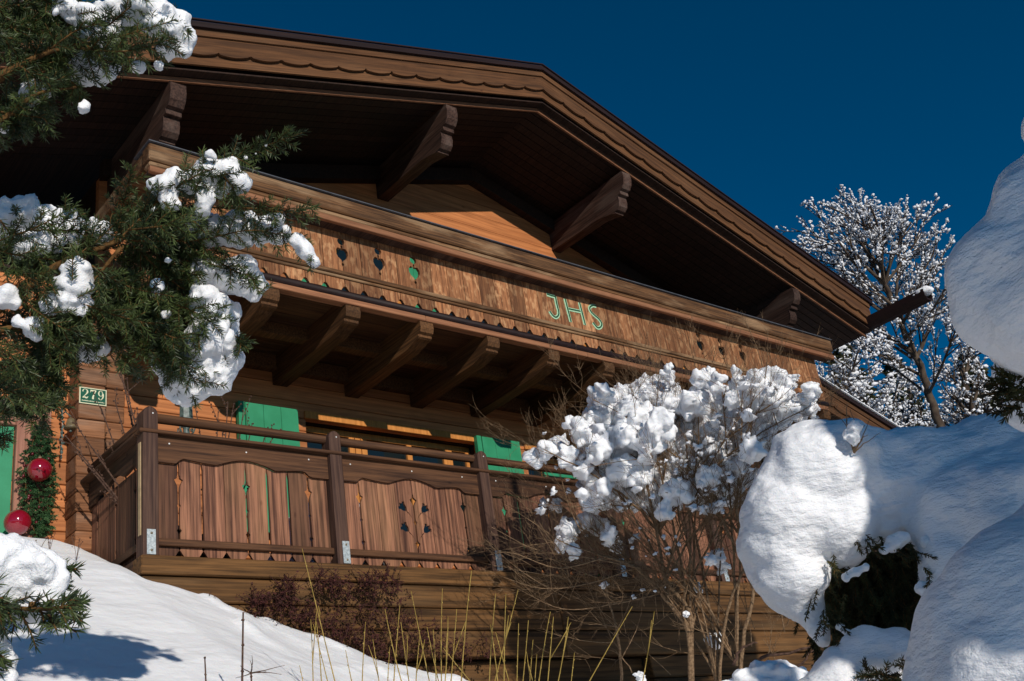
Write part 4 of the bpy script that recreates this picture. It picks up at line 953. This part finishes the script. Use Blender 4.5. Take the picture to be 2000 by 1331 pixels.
for (P, r) in (([(2500, 1200, 4.9), (2050, 1080, 4.6), (1900, 1060, 4.6)], .03), ([(2500, 900, 4.9), (2150, 650, 3.0), (2060, 600, 2.6)], .03), ([(2500, 1300, 4.9), (2000, 1290, 4.3), (1750, 1300, 4.3)], .02), ([(2500, 1300, 4.9), (2150, 1350, 3.3)], .03)):
    b = MB(); b.tube(catmull([at(*p) for p in P], 5), [r*(1-.6*i/(5*(len(P)-1))) for i in range(5*(len(P)-1)+1)], 7); b.build('branch', M_bark, tr, True)
# unseen boughs added up-sun, shaped to shade the cushions and the base boards
def shade_bough(cl, t, name='shade_bough'):
    fb = MB(); sb_ = MB()
    for (x, y, r, d) in cl:
        c = (onY(x, y, 0) if d == 'wall' else at(x, y, d))-SD*t; R = r*((onY(x, y, 0)-CC).length if d == 'wall' else d)/FP; sb_.ico(c+Vector((0, 0, .1*R)), R, (1, 1, .8), .3, 0, 3)
        for k in range(26):
            v = rv().normalized(); p = c+v*R*.8; q = p+(v+Vector((0, 0, -.5))).normalized()*R*.4
            needles(fb, bez(p, p.lerp(q, .5), q, 3), .03, 300, .002); fb.tube([p, q], .004, 4)
    snowbuild(sb_, 'snow', M_snowc, tr, .02, 3, ((.2, .08),)); fb.build('foliage', M_needled, tr)
    b = MB(); a = Vector((1.9, -7.2, -.6)); m = sum(((onY(x, y, 0) if d == 'wall' else at(x, y, d))-SD*t for x, y, r, d in cl), Vector())/len(cl); b.tube(bez(a, a.lerp(m, .5)+Vector((0, 0, .2)), m, 6), [.05-.006*i for i in range(7)], 7); b.build('branch', M_bark, tr, True)
shade_bough([(1660, 855, 78, 4.2), (1750, 890, 105, 4.2), (1860, 930, 140, 4.3), (1985, 950, 170, 4.3), (1810, 1090, 120, 4.2), (1950, 1130, 170, 4.2), (1700, 1130, 70, 4.2), (1720, 1230, 110, 4.1), (1765, 1000, 62, 4.2), (1640, 1290, 80, 4.1)], 3.4)
shade_bough([(1960, 520, 110, 2.5), (2060, 470, 160, 2.5), (2000, 640, 120, 2.5), (1930, 590, 80, 2.5), (2060, 300, 80, 2.5), (2010, 770, 70, 2.7)], 2.1)
shade_bough([(1850, 1270, 110, 3.1), (1960, 1180, 130, 3.1), (2060, 1120, 150, 3.1), (1990, 1330, 150, 3.1)], 2.4)
shade_bough([(1040, 1268, 58, 'wall'), (1130, 1262, 62, 'wall'), (1230, 1272, 70, 'wall'), (1330, 1280, 75, 'wall'), (1430, 1300, 80, 'wall'), (1100, 1330, 60, 'wall'), (1200, 1340, 65, 'wall'), (1310, 1350, 70, 'wall')], 8.6)  # masses added to darken the base boards behind the shrub

# ---- snowy shrub in front of the terrace
random.seed(5)
BD = 9.2
sh_ = empty('snowy_shrub', tuple(at(1370, 1420, BD)), 'big leafless shrub with lumps of snow on its fan of brown stems before the terrace', 'shrub')
stems = MB(); twigs = MB(); SN = []; KB = 1.18
def grow(b, p, q, r, n=10, wob=.03, sag=0):
    m = p.lerp(q, .5)+rv(wob)+Vector((0, 0, sag)); pts = bez(p, m, q, n); pts = [v+rv(r*.35) for v in pts[:-1]]+[pts[-1]]
    b.tube(pts, [r*(1-.72*i/n) for i in range(n+1)], 6 if r > .008 else 4); return pts
roots = [(1345, 1235), (1325, 1200), (1290, 1160), (1285, 1040), (1470, 1150), (1440, 1040), (1480, 1050), (1350, 1240), (1400, 1330), (1440, 1300)]
def fork(pts, r, gen):
    n = len(pts); k = {0: 5, 1: 5, 2: 4, 3: 3}[gen]
    for j in range(k):
        u = random.uniform(.35, 1) if gen else random.uniform(.3, .98); i = min(n-2, int(u*(n-1))); p = pts[i]; d = (pts[i+1]-pts[i]).normalized()
        L = {0: .5, 1: .32, 2: .2, 3: .12}[gen]*random.uniform(.6, 1.3)
        q = p+(d*1.0+rv(.42)+Vector((0, 0, .12))).normalized()*L
        rr = max(.0013, r*(1-.6*u)*.62)
        t = grow(twigs, p, q, rr, 5, .02*L/.2)
        if gen < 2: fork(t, rr, gen+1)
        elif gen == 2 and random.random() < .55: fork(t, rr, 3)
        SN.append((t[-1], gen)); SN.append((t[3], gen))
tg = [(1030, 880), (1060, 850), (1090, 800), (1130, 780), (1160, 750), (1200, 740), (1240, 745), (1290, 740), (1330, 730), (1370, 725), (1410, 730), (1450, 735), (1490, 730), (1530, 745), (1570, 770), (1585, 800), (1120, 900), (1180, 850), (1260, 840), (1340, 830), (1420, 820), (1500, 830), (1060, 960), (1100, 1010), (1150, 1000), (1540, 860), (1480, 900), (1210, 960), (1300, 930), (1390, 920)]
for i, (x, y) in enumerate(tg):
    rx, ry = random.choice(roots); p = at(rx, ry, BD+random.uniform(-.12, .12)); q = at(x, y+30, BD+random.uniform(-.5, .45))
    c = at(rx*.7+x*.3, ry*.4+y*.6+20, BD+random.uniform(-.2, .2)); pts = bez(p, c, q, 14); r = random.uniform(.008, .014)
    pts = [v+rv(.006) for v in pts]; 
    b = MB(); b.tube(pts, [r*(1-.75*k/14) for k in range(15)], 6); b.build('stem', M_barkb, sh_, True)
    fork(pts, r, 0)
# the gnarled lower trunks
for P, r in (([(1352, 1400), (1345, 1240), (1325, 1200), (1290, 1160), (1240, 1110), (1160, 1080)], .024), ([(1352, 1400), (1350, 1230), (1345, 1190), (1300, 1130), (1280, 1020), (1250, 900)], .022), ([(1215, 1400), (1212, 1290), (1200, 1210), (1178, 1150)], .014), ([(1440, 1400), (1450, 1260), (1470, 1150), (1440, 1000), (1450, 880)], .02), ([(1400, 1400), (1420, 1200), (1480, 1050), (1520, 930)], .015)):
    pts = catmull([at(x, y, BD-.1) for x, y in P], 4); n = len(pts)
    b = MB(); b.tube([v+rv(.004) for v in pts], [r*(1-.6*k/n) for k in range(n)], 8); b.build('stem', M_barkb, sh_, True); fork(pts, r*.7, 0)
# long low twigs reaching to the left
for P in ([(1160, 1080), (1100, 1060), (1040, 1020), (985, 985)], [(1240, 1110), (1150, 1140), (1060, 1150), (975, 1125)], [(1290, 1160), (1200, 1180), (1100, 1190), (1010, 1150)], [(1250, 1110), (1150, 1090), (1050, 1075), (960, 1030)], [(1180, 1090), (1090, 1110), (1000, 1080), (950, 1085)], [(1160, 1080), (1120, 1010), (1100, 950), (1090, 900)]):
    pts = catmull([at(x, y, BD-.15+random.uniform(-.1, .1)) for x, y in P], 5); n = len(pts); twigs.tube(pts, [.006*(1-.7*k/n) for k in range(n)], 5); fork(pts, .004, 1)
for _k in range(150):      # tangle of thin shoots through the whole shrub
    x = random.uniform(1070, 1560); y = random.uniform(max(760, 1230-(x-1010)*1.6), 1320 if x > 1180 else 1180); d = BD+random.uniform(-.3, .7)
    a_ = math.radians(random.gauss(95 if x > 1250 else 130, 38)); L_ = random.uniform(60, 190)
    p = at(x, y, d); q = at(x+L_*math.cos(a_), y-L_*math.sin(a_), d+random.uniform(-.2, .2)); r = random.uniform(.0025, .006)
    t = grow(twigs, p, q, r, 7, .05); fork(t, r, 2)
twigs.build('twig', M_barkb, sh_, True)
# snow lumps
big = [(1040, 895, 16), (1065, 880, 18), (1090, 870, 18), (1110, 890, 20), (1140, 840, 22), (1165, 815, 22), (1160, 870, 20), (1130, 905, 16), (1195, 790, 24), (1190, 830, 22), (1215, 860, 26), (1225, 800, 22), (1255, 775, 26), (1250, 820, 24), (1285, 770, 26), (1310, 790, 20), (1290, 830, 26), (1270, 870, 28), (1305, 735, 10), (1306, 720, 8),
       (1330, 900, 24), (1350, 790, 26), (1375, 790, 30), (1395, 815, 28), (1380, 840, 26), (1400, 850, 20), (1345, 850, 20), (1370, 740, 18), (1400, 755, 14), (1385, 730, 10), (1440, 735, 10), (1445, 755, 18), (1430, 780, 14), (1480, 750, 22), (1510, 745, 24), (1500, 780, 24), (1465, 775, 22), (1530, 770, 16), (1545, 745, 12), (1585, 765, 14), (1575, 780, 10), (1540, 800, 20), (1560, 790, 10), (1520, 820, 20), (1480, 820, 20), (1500, 850, 18),
       (1320, 870, 26), (1360, 900, 30), (1385, 930, 20), (1220, 920, 28), (1200, 950, 22), (1250, 930, 22), (1320, 960, 26), (1420, 940, 22), (1470, 880, 22), (1440, 910, 20), (1455, 850, 14), (1180, 900, 18), (1300, 1000, 16), (1110, 1030, 20), (1105, 1055, 18), (1140, 1020, 14), (1165, 1025, 18), (1190, 1045, 14), (1200, 1065, 12), (1120, 1075, 12), (1095, 1070, 8),
       (1400, 1085, 12), (1410, 1105, 10), (1385, 1095, 8), (1395, 1252, 13), (1250, 1322, 8), (1366, 1148, 6), (1180, 1145, 6), (1340, 1200, 5), (1230, 850, 22), (1175, 780, 10), (1410, 880, 18), (1350, 950, 16), (1265, 905, 22), (1515, 880, 12)]
groups = {}
for (x, y, r) in big:
    d = BD+random.uniform(-.35, .3); groups.setdefault((x//95, y//150, 0 if r > 12 else 2), []).append((x, y, r, d))
for _k in range(95):   # lumps deeper inside the shrub
    x = random.uniform(1130, 1590); y = random.uniform(770, 985)
    if y < 770+max(0, 1330-x)*.45: continue
    groups.setdefault((int(x)//95, int(y)//150, 1), []).append((x, y, random.uniform(14, 26), BD+random.uniform(.35, .9)))
for gk, cl in groups.items():
    b = MB()
    for (x, y, r, d) in cl:
        r *= .97
        c = at(x, y, d); R = r*d/FP; b.ico(c, R*1.0, (1, 1, random.uniform(.8, 1.2)), .5 if r > 14 else .9, 0, 2)
        for k in range(10):
            v = rv().normalized(); b.ico(c+v*R*random.uniform(.7, 1.1), R*random.uniform(.25, .6), (1, 1, random.uniform(.6, 1.3)), .5, 0, 1)
    snowbuild(b, 'snow', M_snowb, sh_, .015 if gk[2] != 2 else .008, 3 if gk[2] != 2 else 0, ((.10, .045), (.04, .018), (.014, .011)))
b = MB(); random.shuffle(SN)
cnt = 0
for p, g_ in SN:
    x, y = proj(p)
    inside = y > 735+max(0, 1300-x)*.42 and x > 1045 and x < 1600 and (x > 1200 or y < 1100)
    if not inside or random.random() > (.5 if y < 1000 else .05): continue
    cnt += 1
    if cnt > 600: break
    b.ico(p+Vector((0, 0, .004)), random.uniform(.005, .016) if random.random() < .8 else random.uniform(.018, .04), (1.2, 1.2, random.uniform(.6, 1.2)), .8, 0, 1)
o = b.build('snow', M_snowf, sh_, True); o['kind'] = 'stuff'
b = MB(); random.seed(8)  # extra lumps added up-sun of the railing to cast its rounded shadow
for _k in range(60):
    x = random.uniform(985, 1230); y = random.uniform(985, 1180)
    if math.hypot((x-1100)/130, (y-1090)/105) > 1: continue
    b.ico(onY(x, y, 0)-SD*random.uniform(1.4, 1.9), random.uniform(.07, .12), (1, 1, random.uniform(.8, 1.2)), .5, 0, 2)
snowbuild(b, 'snow', M_snowb, sh_, .018, 4, ((.10, .05), (.035, .02)))
b = MB(); random.seed(15)
for (x, y, r) in ((1460, 1330, 26), (1490, 1312, 22), (1520, 1308, 22), (1545, 1325, 26), (1500, 1345, 34), (1560, 1350, 34), (1430, 1350, 26), (1475, 1300, 10)):
    b.ico(at(x, y, 7.6), r*7.6/FP, (1.2, 1, .7), .35, 0, 2)
o = snowbuild(b, 'snow_patch', M_snowb, None, .014, 4, ((.10, .05), (.03, .012)), tuple(at(1500, 1370, 7.6))); tag(o, 'snow patch on the ground under the leafless shrub beside the spruce', 'snow')
for P, r in (([(1440, 1331), (1480, 1290), (1540, 1275), (1600, 1262)], .016), ([(1430, 1300), (1450, 1265), (1480, 1255)], .012), ([(1450, 1345), (1500, 1318), (1560, 1300), (1590, 1268)], .013)):
    pts = catmull([at(x, y, 8.2) for x, y in P], 5); n = len(pts); b = MB(); b.tube([v+rv(.004) for v in pts], [r*(1-.6*k/n) for k in range(n)], 7); b.build('stem', M_twig, sh_, True)
# dry red sprigs poking out of the snow bank
random.seed(4)
for (x, y, Y, lab) in ((72, 1072, -.3, 'tiny red dry sprig at the left of the snow bank crest'), (97, 1062, .2, 'tiny red dry sprig below the garland on the snow crest'), (150, 1072, .1, 'tiny red dry sprig on the snow crest below the number pillar'), (404, 1178, -.2, 'small red dry sprig at the snow edge under the edge beam'), (447, 1205, -.25, 'small red dry sprig at the snow edge left of the red creeper')):
    p = onY(x, y, Y); t = empty('dry_sprig', tuple(p-Vector((0, 0, .08))), lab, 'plant', 'dry sprigs in the snow'); b = MB(); lb = MB()
    for k in range(4):
        q = p+Vector((random.gauss(0, .035), random.gauss(0, .02), random.uniform(.02, .09))); pts = bez(p-Vector((0, 0, .08)), p.lerp(q, .4), q, 4); b.tube(pts, .0018, 4)
        for m_ in range(4):
            c = pts[random.randint(2, 4)]+rv(.006); e = rv().normalized(); f = e.orthogonal().normalized(); L = .014; n0 = len(lb.v); lb.v += [c, c+e*L*.5+f*L*.4, c+e*L, c+e*L*.5-f*L*.4]; lb.face([n0, n0+1, n0+2]); lb.face([n0, n0+2, n0+3])
    b.build('stem', M_twig, t); lb.build('foliage', M_redleaf, t)
# small tuft between the big cushions at the right
s2 = empty('snowy_twig', tuple(at(1670, 900, 4.05)), 'small twig tuft with a snow lump poking up between the big snow cushions', 'shrub')
b = MB()
for (x, y) in ((1655, 790), (1640, 815), (1695, 850), (1700, 815), (1660, 800), (1720, 845), (1690, 830)):
    grow(b, at(1668, 885, 4.02), at(x, y, 4.0+random.uniform(-.05, .05)), .0035, 7, .02)
b.build('twig', M_barkb, s2, True); b = MB()
for (x, y, r) in ((1667, 838, 14), (1663, 850, 13), (1670, 858, 10), (1672, 830, 8)): b.ico(at(x, y, 4.0), r*4/FP, (1, 1, 1), .4, 0, 2)
snowbuild(b, 'snow', M_snowb, s2, .005, 1, ((.03, .012), (.01, .005)))

# ---- yellow stemmed dogwoods
random.seed(12)
YD = 6.2
ylist = [((655, 1335), (590, 1072)), ((610, 1335), (607, 1210)), ((625, 1335), (618, 1215)), ((640, 1335), (612, 1220)), ((710, 1335), (714, 1215)), ((740, 1335), (728, 1248)), ((790, 1335), (752, 1190)), ((770, 1335), (781, 1183)), ((800, 1335), (783, 1215)), ((840, 1335), (803, 1155)), ((865, 1335), (864, 1150)), ((860, 1335), (834, 1225)), ((880, 1335), (892, 1190)),
         ((865, 1335), (875, 1205)), ((903, 1335), (921, 1115)), ((850, 1335), (846, 1230)), ((958, 1335), (968, 1160)), ((986, 1335), (988, 1160)), ((965, 1335), (1012, 1152)), ((1010, 1335), (1013, 1218)), ((1020, 1335), (1032, 1212)), ((1035, 1335), (1041, 1250)), ((1055, 1335), (1075, 1195)), ((1070, 1335), (1081, 1205)), ((1085, 1335), (1110, 1205)), ((1115, 1335), (1122, 1275)), ((995, 1335), (968, 1235)), ((1150, 1335), (1235, 1185)), ((1252, 1335), (1278, 1195)), ((1040, 1335), (1030, 1290)), ((590, 1335), (585, 1300)), ((970, 1335), (958, 1220)), ((925, 1335), (865, 1265)), ((690, 1335), (675, 1270)), ((760, 1335), (762, 1260)), ((815, 1335), (820, 1240))]
for g0, (a, c, lab) in enumerate(((0, 700, 'thin yellow stems with the tall leaning one, leftmost clump in the snow'), (700, 935, 'thin upright yellow stems in front of the dark red creeper'), (935, 1400, 'thin yellow stems, rightmost clump beside the snowy shrub'))):
    mm = [s for s in ylist if a <= s[0][0] < c]; cx = sum(s[0][0] for s in mm)/len(mm)
    t = empty('yellow_dogwood', tuple(at(cx, 1420, YD)), lab, 'shrub', 'yellow stemmed shrubs')
    for (x0, y0), (x1, y1) in mm:
        dd = YD+random.uniform(-.25, .25); x0e = x0+(x0-x1)/(y0-y1)*90; p = at(x0e, y0+90, dd); q = at(x1, y1, dd+.05); b = MB()
        pts = bez(p, p.lerp(q, .5)+rv(.012), q, 10); b.tube(pts, [(.0042-.0026*i/10) for i in range(11)], 6)
        for i in range(2, 10): b.ico(pts[i]+rv(.0015), .0042, (1, 1, 1.2), .2, 0, 0)
        if random.random() < .4:
            r_ = pts[6]+(q-p).normalized()*.16+rv(.035); b.tube([pts[6], pts[6].lerp(r_, .5)+rv(.004), r_], [.003, .0025, .0016], 5)
        b.build('stem', M_yel, t, True)
# ---- dark red creeper on the base boards
random.seed(31)
def creeper(label, regions, n):
    x0 = sum(r[0] for r in regions)/len(regions); y0 = max(r[1] for r in regions)+40
    t = empty('red_creeper', tuple(onY(x0, y0, -.2)), label, 'creeper', 'dark red creepers'); lb = MB(); st = MB()
    for (x, y, rx, ry) in regions:
        for k in range(n):
            a = random.uniform(0, 2*math.pi); u = random.random()**.6; px_, py_ = x+rx*u*math.cos(a), y+ry*u*math.sin(a); Y = random.uniform(-.26, -.05)
            p = onY(px_, py_, Y); q = p+Vector((random.gauss(0, .06), random.gauss(0, .02), random.uniform(-.1, .12)))
            pts = bez(p, p.lerp(q, .5)+rv(.015), q, 4); st.tube(pts, .0022, 3)
            for j in range(9):
                c = pts[j % 5]+rv(.008); e = rv().normalized(); f = e.orthogonal().normalized(); L = random.uniform(.014, .030); n0 = len(lb.v)
                lb.v += [c, c+e*L*.5+f*L*.36+rv(.001), c+e*L, c+e*L*.5-f*L*.36+rv(.001)]; lb.face([n0, n0+1, n0+2]); lb.face([n0, n0+2, n0+3])
    lb.build('foliage', M_redleaf, t); st.build('stem', mat('red_stem', (.05, .02, .016), .8, .2)[0], t)
creeper('dark red creeper patch lower on the base boards beside the snow edge', [(540, 1195, 55, 30), (510, 1180, 30, 28), (590, 1200, 40, 28), (560, 1150, 18, 24)], 42)
creeper('dense dark red creeper climbing the base boards below the middle post', [(680, 1150, 60, 28), (750, 1170, 60, 45), (700, 1215, 70, 35), (780, 1230, 60, 40), (650, 1240, 40, 30), (830, 1250, 60, 30), (640, 1135, 28, 16), (735, 1135, 40, 18), (900, 1270, 70, 28), (700, 1260, 50, 20), (760, 1275, 60, 20)], 46)
# ---- dry stalks in the snow
def stalk(label, P, d, r, umbel=False):
    pts = catmull([at(x, y, d) for x, y in P], 4); t = empty('dry_stalk', tuple(pts[0]), label, 'plant'); b = MB(); n = len(pts); b.tube(pts, [r*(1-.4*i/n) for i in range(n)], 6)
    for i in range(2, n, 3): b.ico(pts[i], r*1.35, (1, 1, 1), .3, 0, 0)
    b.build('stem', M_twig, t, True)
    if umbel:
        b = MB()
        for x, y in umbel: grow(b, pts[-1], at(x, y, d+random.uniform(-.05, .05)), .0032, 5, .012)
        b.build('side_twig', M_twig, t, True)
stalk('tall bare brown stalk standing alone in the snow below the creeper', [(471, 1430), (473, 1331), (474, 1260), (475, 1196)], 5.6, .0065)
stalk('short brown stub of a stalk in the snow, leftmost of the stalks', [(403, 1400), (402, 1331), (400, 1285)], 5.4, .005)
stalk('dark forked dry stalk spreading over the snow at the bottom edge', [(492, 1420), (491, 1331), (490, 1315)], 5.2, .005, [(460, 1325), (520, 1312), (550, 1318), (492, 1280), (470, 1300), (556, 1300), (488, 1290)])
for k, (x, y) in enumerate(((72, 1075), (95, 1055), (148, 1072), (405, 1175), (445, 1200))):
    pass
b = MB()
# ---- background trees with snow
M_barkf = plain('distant_bark', (.05, .035, .028), (.12, .09, .065), 6, .9, .1, .2)
def bgtree(label, trunk, d, crowns, seed, n1=26, snowp=.8, rr=.055, spread=.45, L1=2.6, dark=False, group=None, base=None, ups=.35):
    random.seed(seed); P = [v+rv(.018) for v in catmull([at(x, y, d) for x, y in trunk], 6)]; n = len(P)
    t = empty('snowy_tree', base or tuple(P[0]), label, 'tree', group)
    b = MB(); R0 = rr*d/10; b.tube(P, [R0*(1-.8*i/n) for i in range(n)], 8); b.build('trunk', M_barkf, t, True)
    br = MB(); sn = MB()
    def lump(p, s): sn.ico(p+Vector((0, 0, s*.3)), s*random.uniform(.4, 1.1), (random.uniform(.8, 1.5), random.uniform(.8, 1.5), random.uniform(.6, 1)), .8, 0, 0)
    def rime(a_, c_, r):
        u0 = random.uniform(0, .4); u1 = random.uniform(.6, 1); up = Vector((0, 0, r*.8)); p0, p1 = a_.lerp(c_, u0)+up, a_.lerp(c_, u1)+up; pm = p0.lerp(p1, .5)+rv(r*.3)
        sn.tube([p0, pm, p1], [r*.45, r*random.uniform(.8, 1.3), r*.4], 4)
    def rec(p, q, r, gen):
        m = p.lerp(q, .5)+rv((q-p).length*.07)+Vector((0, 0, -.03)); pts = bez(p, m, q, 5); br.tube(pts, [max(.007, r*(1-.6*i/5)) for i in range(6)], 4, cap=False)
        dirn = (q-p).normalized(); L = (q-p).length
        for i in range(5):
            if random.random() < snowp*(1 if gen > 1 else .6): rime(pts[i], pts[i+1], .021 if gen >= 2 else .034)
        if gen >= 3:
            if random.random() < snowp: lump(pts[5], .038)
            if random.random() < snowp*.5: lump(pts[3], .034)
            if L < .28: return
        if gen == 4: return
        k = 5 if gen < 2 else (4 if gen == 2 else 3)
        for j in range(k):
            u = random.uniform(.2, 1); i = min(4, int(u*5)); s = pts[i]
            dd = (dirn+rv(spread)+Vector((0, 0, .12))).normalized(); rec(s, s+dd*L*random.uniform(.38, .62), r*.5, gen+1)
    for i in range(n-1):
        if random.random() < .5: rime(P[i]+CR*-R0*.8, P[i+1]+CR*-R0*.8, .03)
    for (x, y, fx, fy) in crowns:
        y += 34
        i = min(range(n), key=lambda k: (lambda v: abs(v-fy))(proj(P[k])[1])); p = P[i]; q = at(x, y, d+random.uniform(-1.4, 1.4)); rec(p, q, R0*.35, 1)
    br.build('branch', M_barkf, t, True); o = sn.build('snow', M_snowf, t, True)
    return t
T1 = [(1660, 400, 0, 560), (1640, 440, 0, 600), (1700, 370, 0, 500), (1740, 375, 0, 500), (1780, 400, 0, 560), (1630, 480, 0, 620), (1690, 350, 0, 480), (1830, 450, 0, 600), (1800, 420, 0, 560), (1850, 470, 0, 640), (1720, 440, 0, 560), (1760, 450, 0, 600), (1680, 460, 0, 580), (1790, 480, 0, 620), (1660, 530, 0, 640), (1850, 530, 0, 700), (1820, 560, 0, 700), (1700, 590, 0, 700), (1740, 540, 0, 640), (1640, 520, 0, 640), (1690, 640, 0, 760), (1720, 660, 0, 740), (1870, 600, 0, 760), (1760, 600, 0, 700), (1730, 410, 0, 520), (1650, 600, 0, 720), (1800, 520, 0, 640), (1620, 420, 0, 560), (1615, 460, 0, 600), (1640, 390, 0, 540), (1670, 370, 0, 520), (1860, 500, 0, 660), (1630, 560, 0, 680)]
bgtree('tall bare tree with a leaning trunk and snow dotted crown beside the chalet roof', [(1900, 1000), (1860, 880), (1825, 800), (1790, 700), (1755, 620), (1720, 520), (1700, 440)], 24, T1, 41, rr=.05, snowp=.55, spread=.36)
T2 = [(1620, 690, 0, 800), (1640, 680, 0, 800), (1670, 670, 0, 780), (1700, 690, 0, 800), (1620, 740, 0, 840), (1660, 740, 0, 840), (1700, 740, 0, 850), (1740, 720, 0, 840), (1640, 790, 0, 880), (1690, 790, 0, 870), (1740, 780, 0, 880), (1600, 700, 0, 800), (1610, 760, 0, 850), (1650, 710, 0, 800)]
bgtree('bushy snow speckled tree just behind the lower side roof', [(1690, 1000), (1685, 880), (1670, 790), (1660, 720)], 22, T2, 43, rr=.05, spread=.6, snowp=.6)
T3 = [(1780, 720, 0, 840), (1760, 760, 0, 860), (1800, 760, 0, 860), (1780, 800, 0, 880), (1750, 800, 0, 880), (1820, 790, 0, 880), (1720, 820, 0, 900), (1840, 820, 0, 900), (1770, 840, 0, 900), (1800, 830, 0, 900), (1730, 760, 0, 860)]
bgtree('low twiggy snow covered tree between the side roof and the leaning trunk', [(1790, 1000), (1785, 900), (1780, 820), (1775, 760)], 27, T3, 44, rr=.05, spread=.65, snowp=.6)
T4 = [(1850, 690, 0, 800), (1880, 660, 0, 780), (1900, 720, 0, 820), (1930, 760, 0, 860), (1880, 760, 0, 860), (1920, 800, 0, 880), (1860, 740, 0, 840), (1950, 800, 0, 900), (1870, 800, 0, 880), (1840, 760, 0, 860), (1900, 640, 0, 780), (1910, 690, 0, 800), (1960, 840, 0, 900), (1890, 820, 0, 900)]
bgtree('dense grey brown tree right of the leaning trunk, partly behind the snow', [(1930, 1000), (1915, 900), (1895, 800), (1880, 720)], 26, T4, 45, rr=.06, spread=.6, snowp=.45)
# dark spruces behind
def spruce(label, x, ytop, ybot, d, seed, wpx):
    random.seed(seed); top = at(x, ytop, d); bot = at(x, ybot, d); bot = Vector((top.x, top.y, bot.z)); t = empty('spruce', tuple(bot), label, 'spruce', 'dark spruces behind the bare trees')
    b = MB(); b.tube([bot, top], [.25, .03], 7); b.build('trunk', M_barkf, t, True); fb = MB(); sn = MB(); H = (top-bot).length; Wd = wpx*d/FP
    for k in range(230):
        u = random.random()**.8; z = top.z-u*H; r = Wd*(.08+u)*random.uniform(.6, 1.05); a = random.uniform(0, 2*math.pi); dirn = Vector((math.cos(a), math.sin(a), -.25)); p = Vector((top.x, top.y, z))
        for j in range(9):
            c = p+dirn*r*(j+1)/9+Vector((0, 0, .12*math.sin(j)))+rv(.05); s = .22*(1-.06*j); n0 = len(fb.v); side = Vector((-dirn.y, dirn.x, 0))
            fb.v += [c-side*s*random.uniform(.5, 1.2)+rv(.05), c+dirn*s*.9+rv(.05), c+side*s*random.uniform(.5, 1.2)+rv(.05), c-dirn*s*.5+Vector((0, 0, -.14))]; fb.face([n0, n0+1, n0+3]); fb.face([n0+1, n0+2, n0+3])
            if random.random() < .30: sn.ico(c+Vector((0, 0, .06)), random.uniform(.05, .13), (1.3, 1.3, .6), .5, 0, 0)
    fb.build('foliage', M_needled, t); sn.build('snow', M_snowf, t, True)
spruce('dark spruce showing just right of the balcony end', 1625, 640, 950, 30, 61, 70)
spruce('dark snow flecked spruce behind the twiggy trees in the middle', 1740, 700, 980, 33, 62, 80)
spruce('dark spruce behind the lower part of the leaning trunk', 1880, 690, 980, 34, 63, 90)
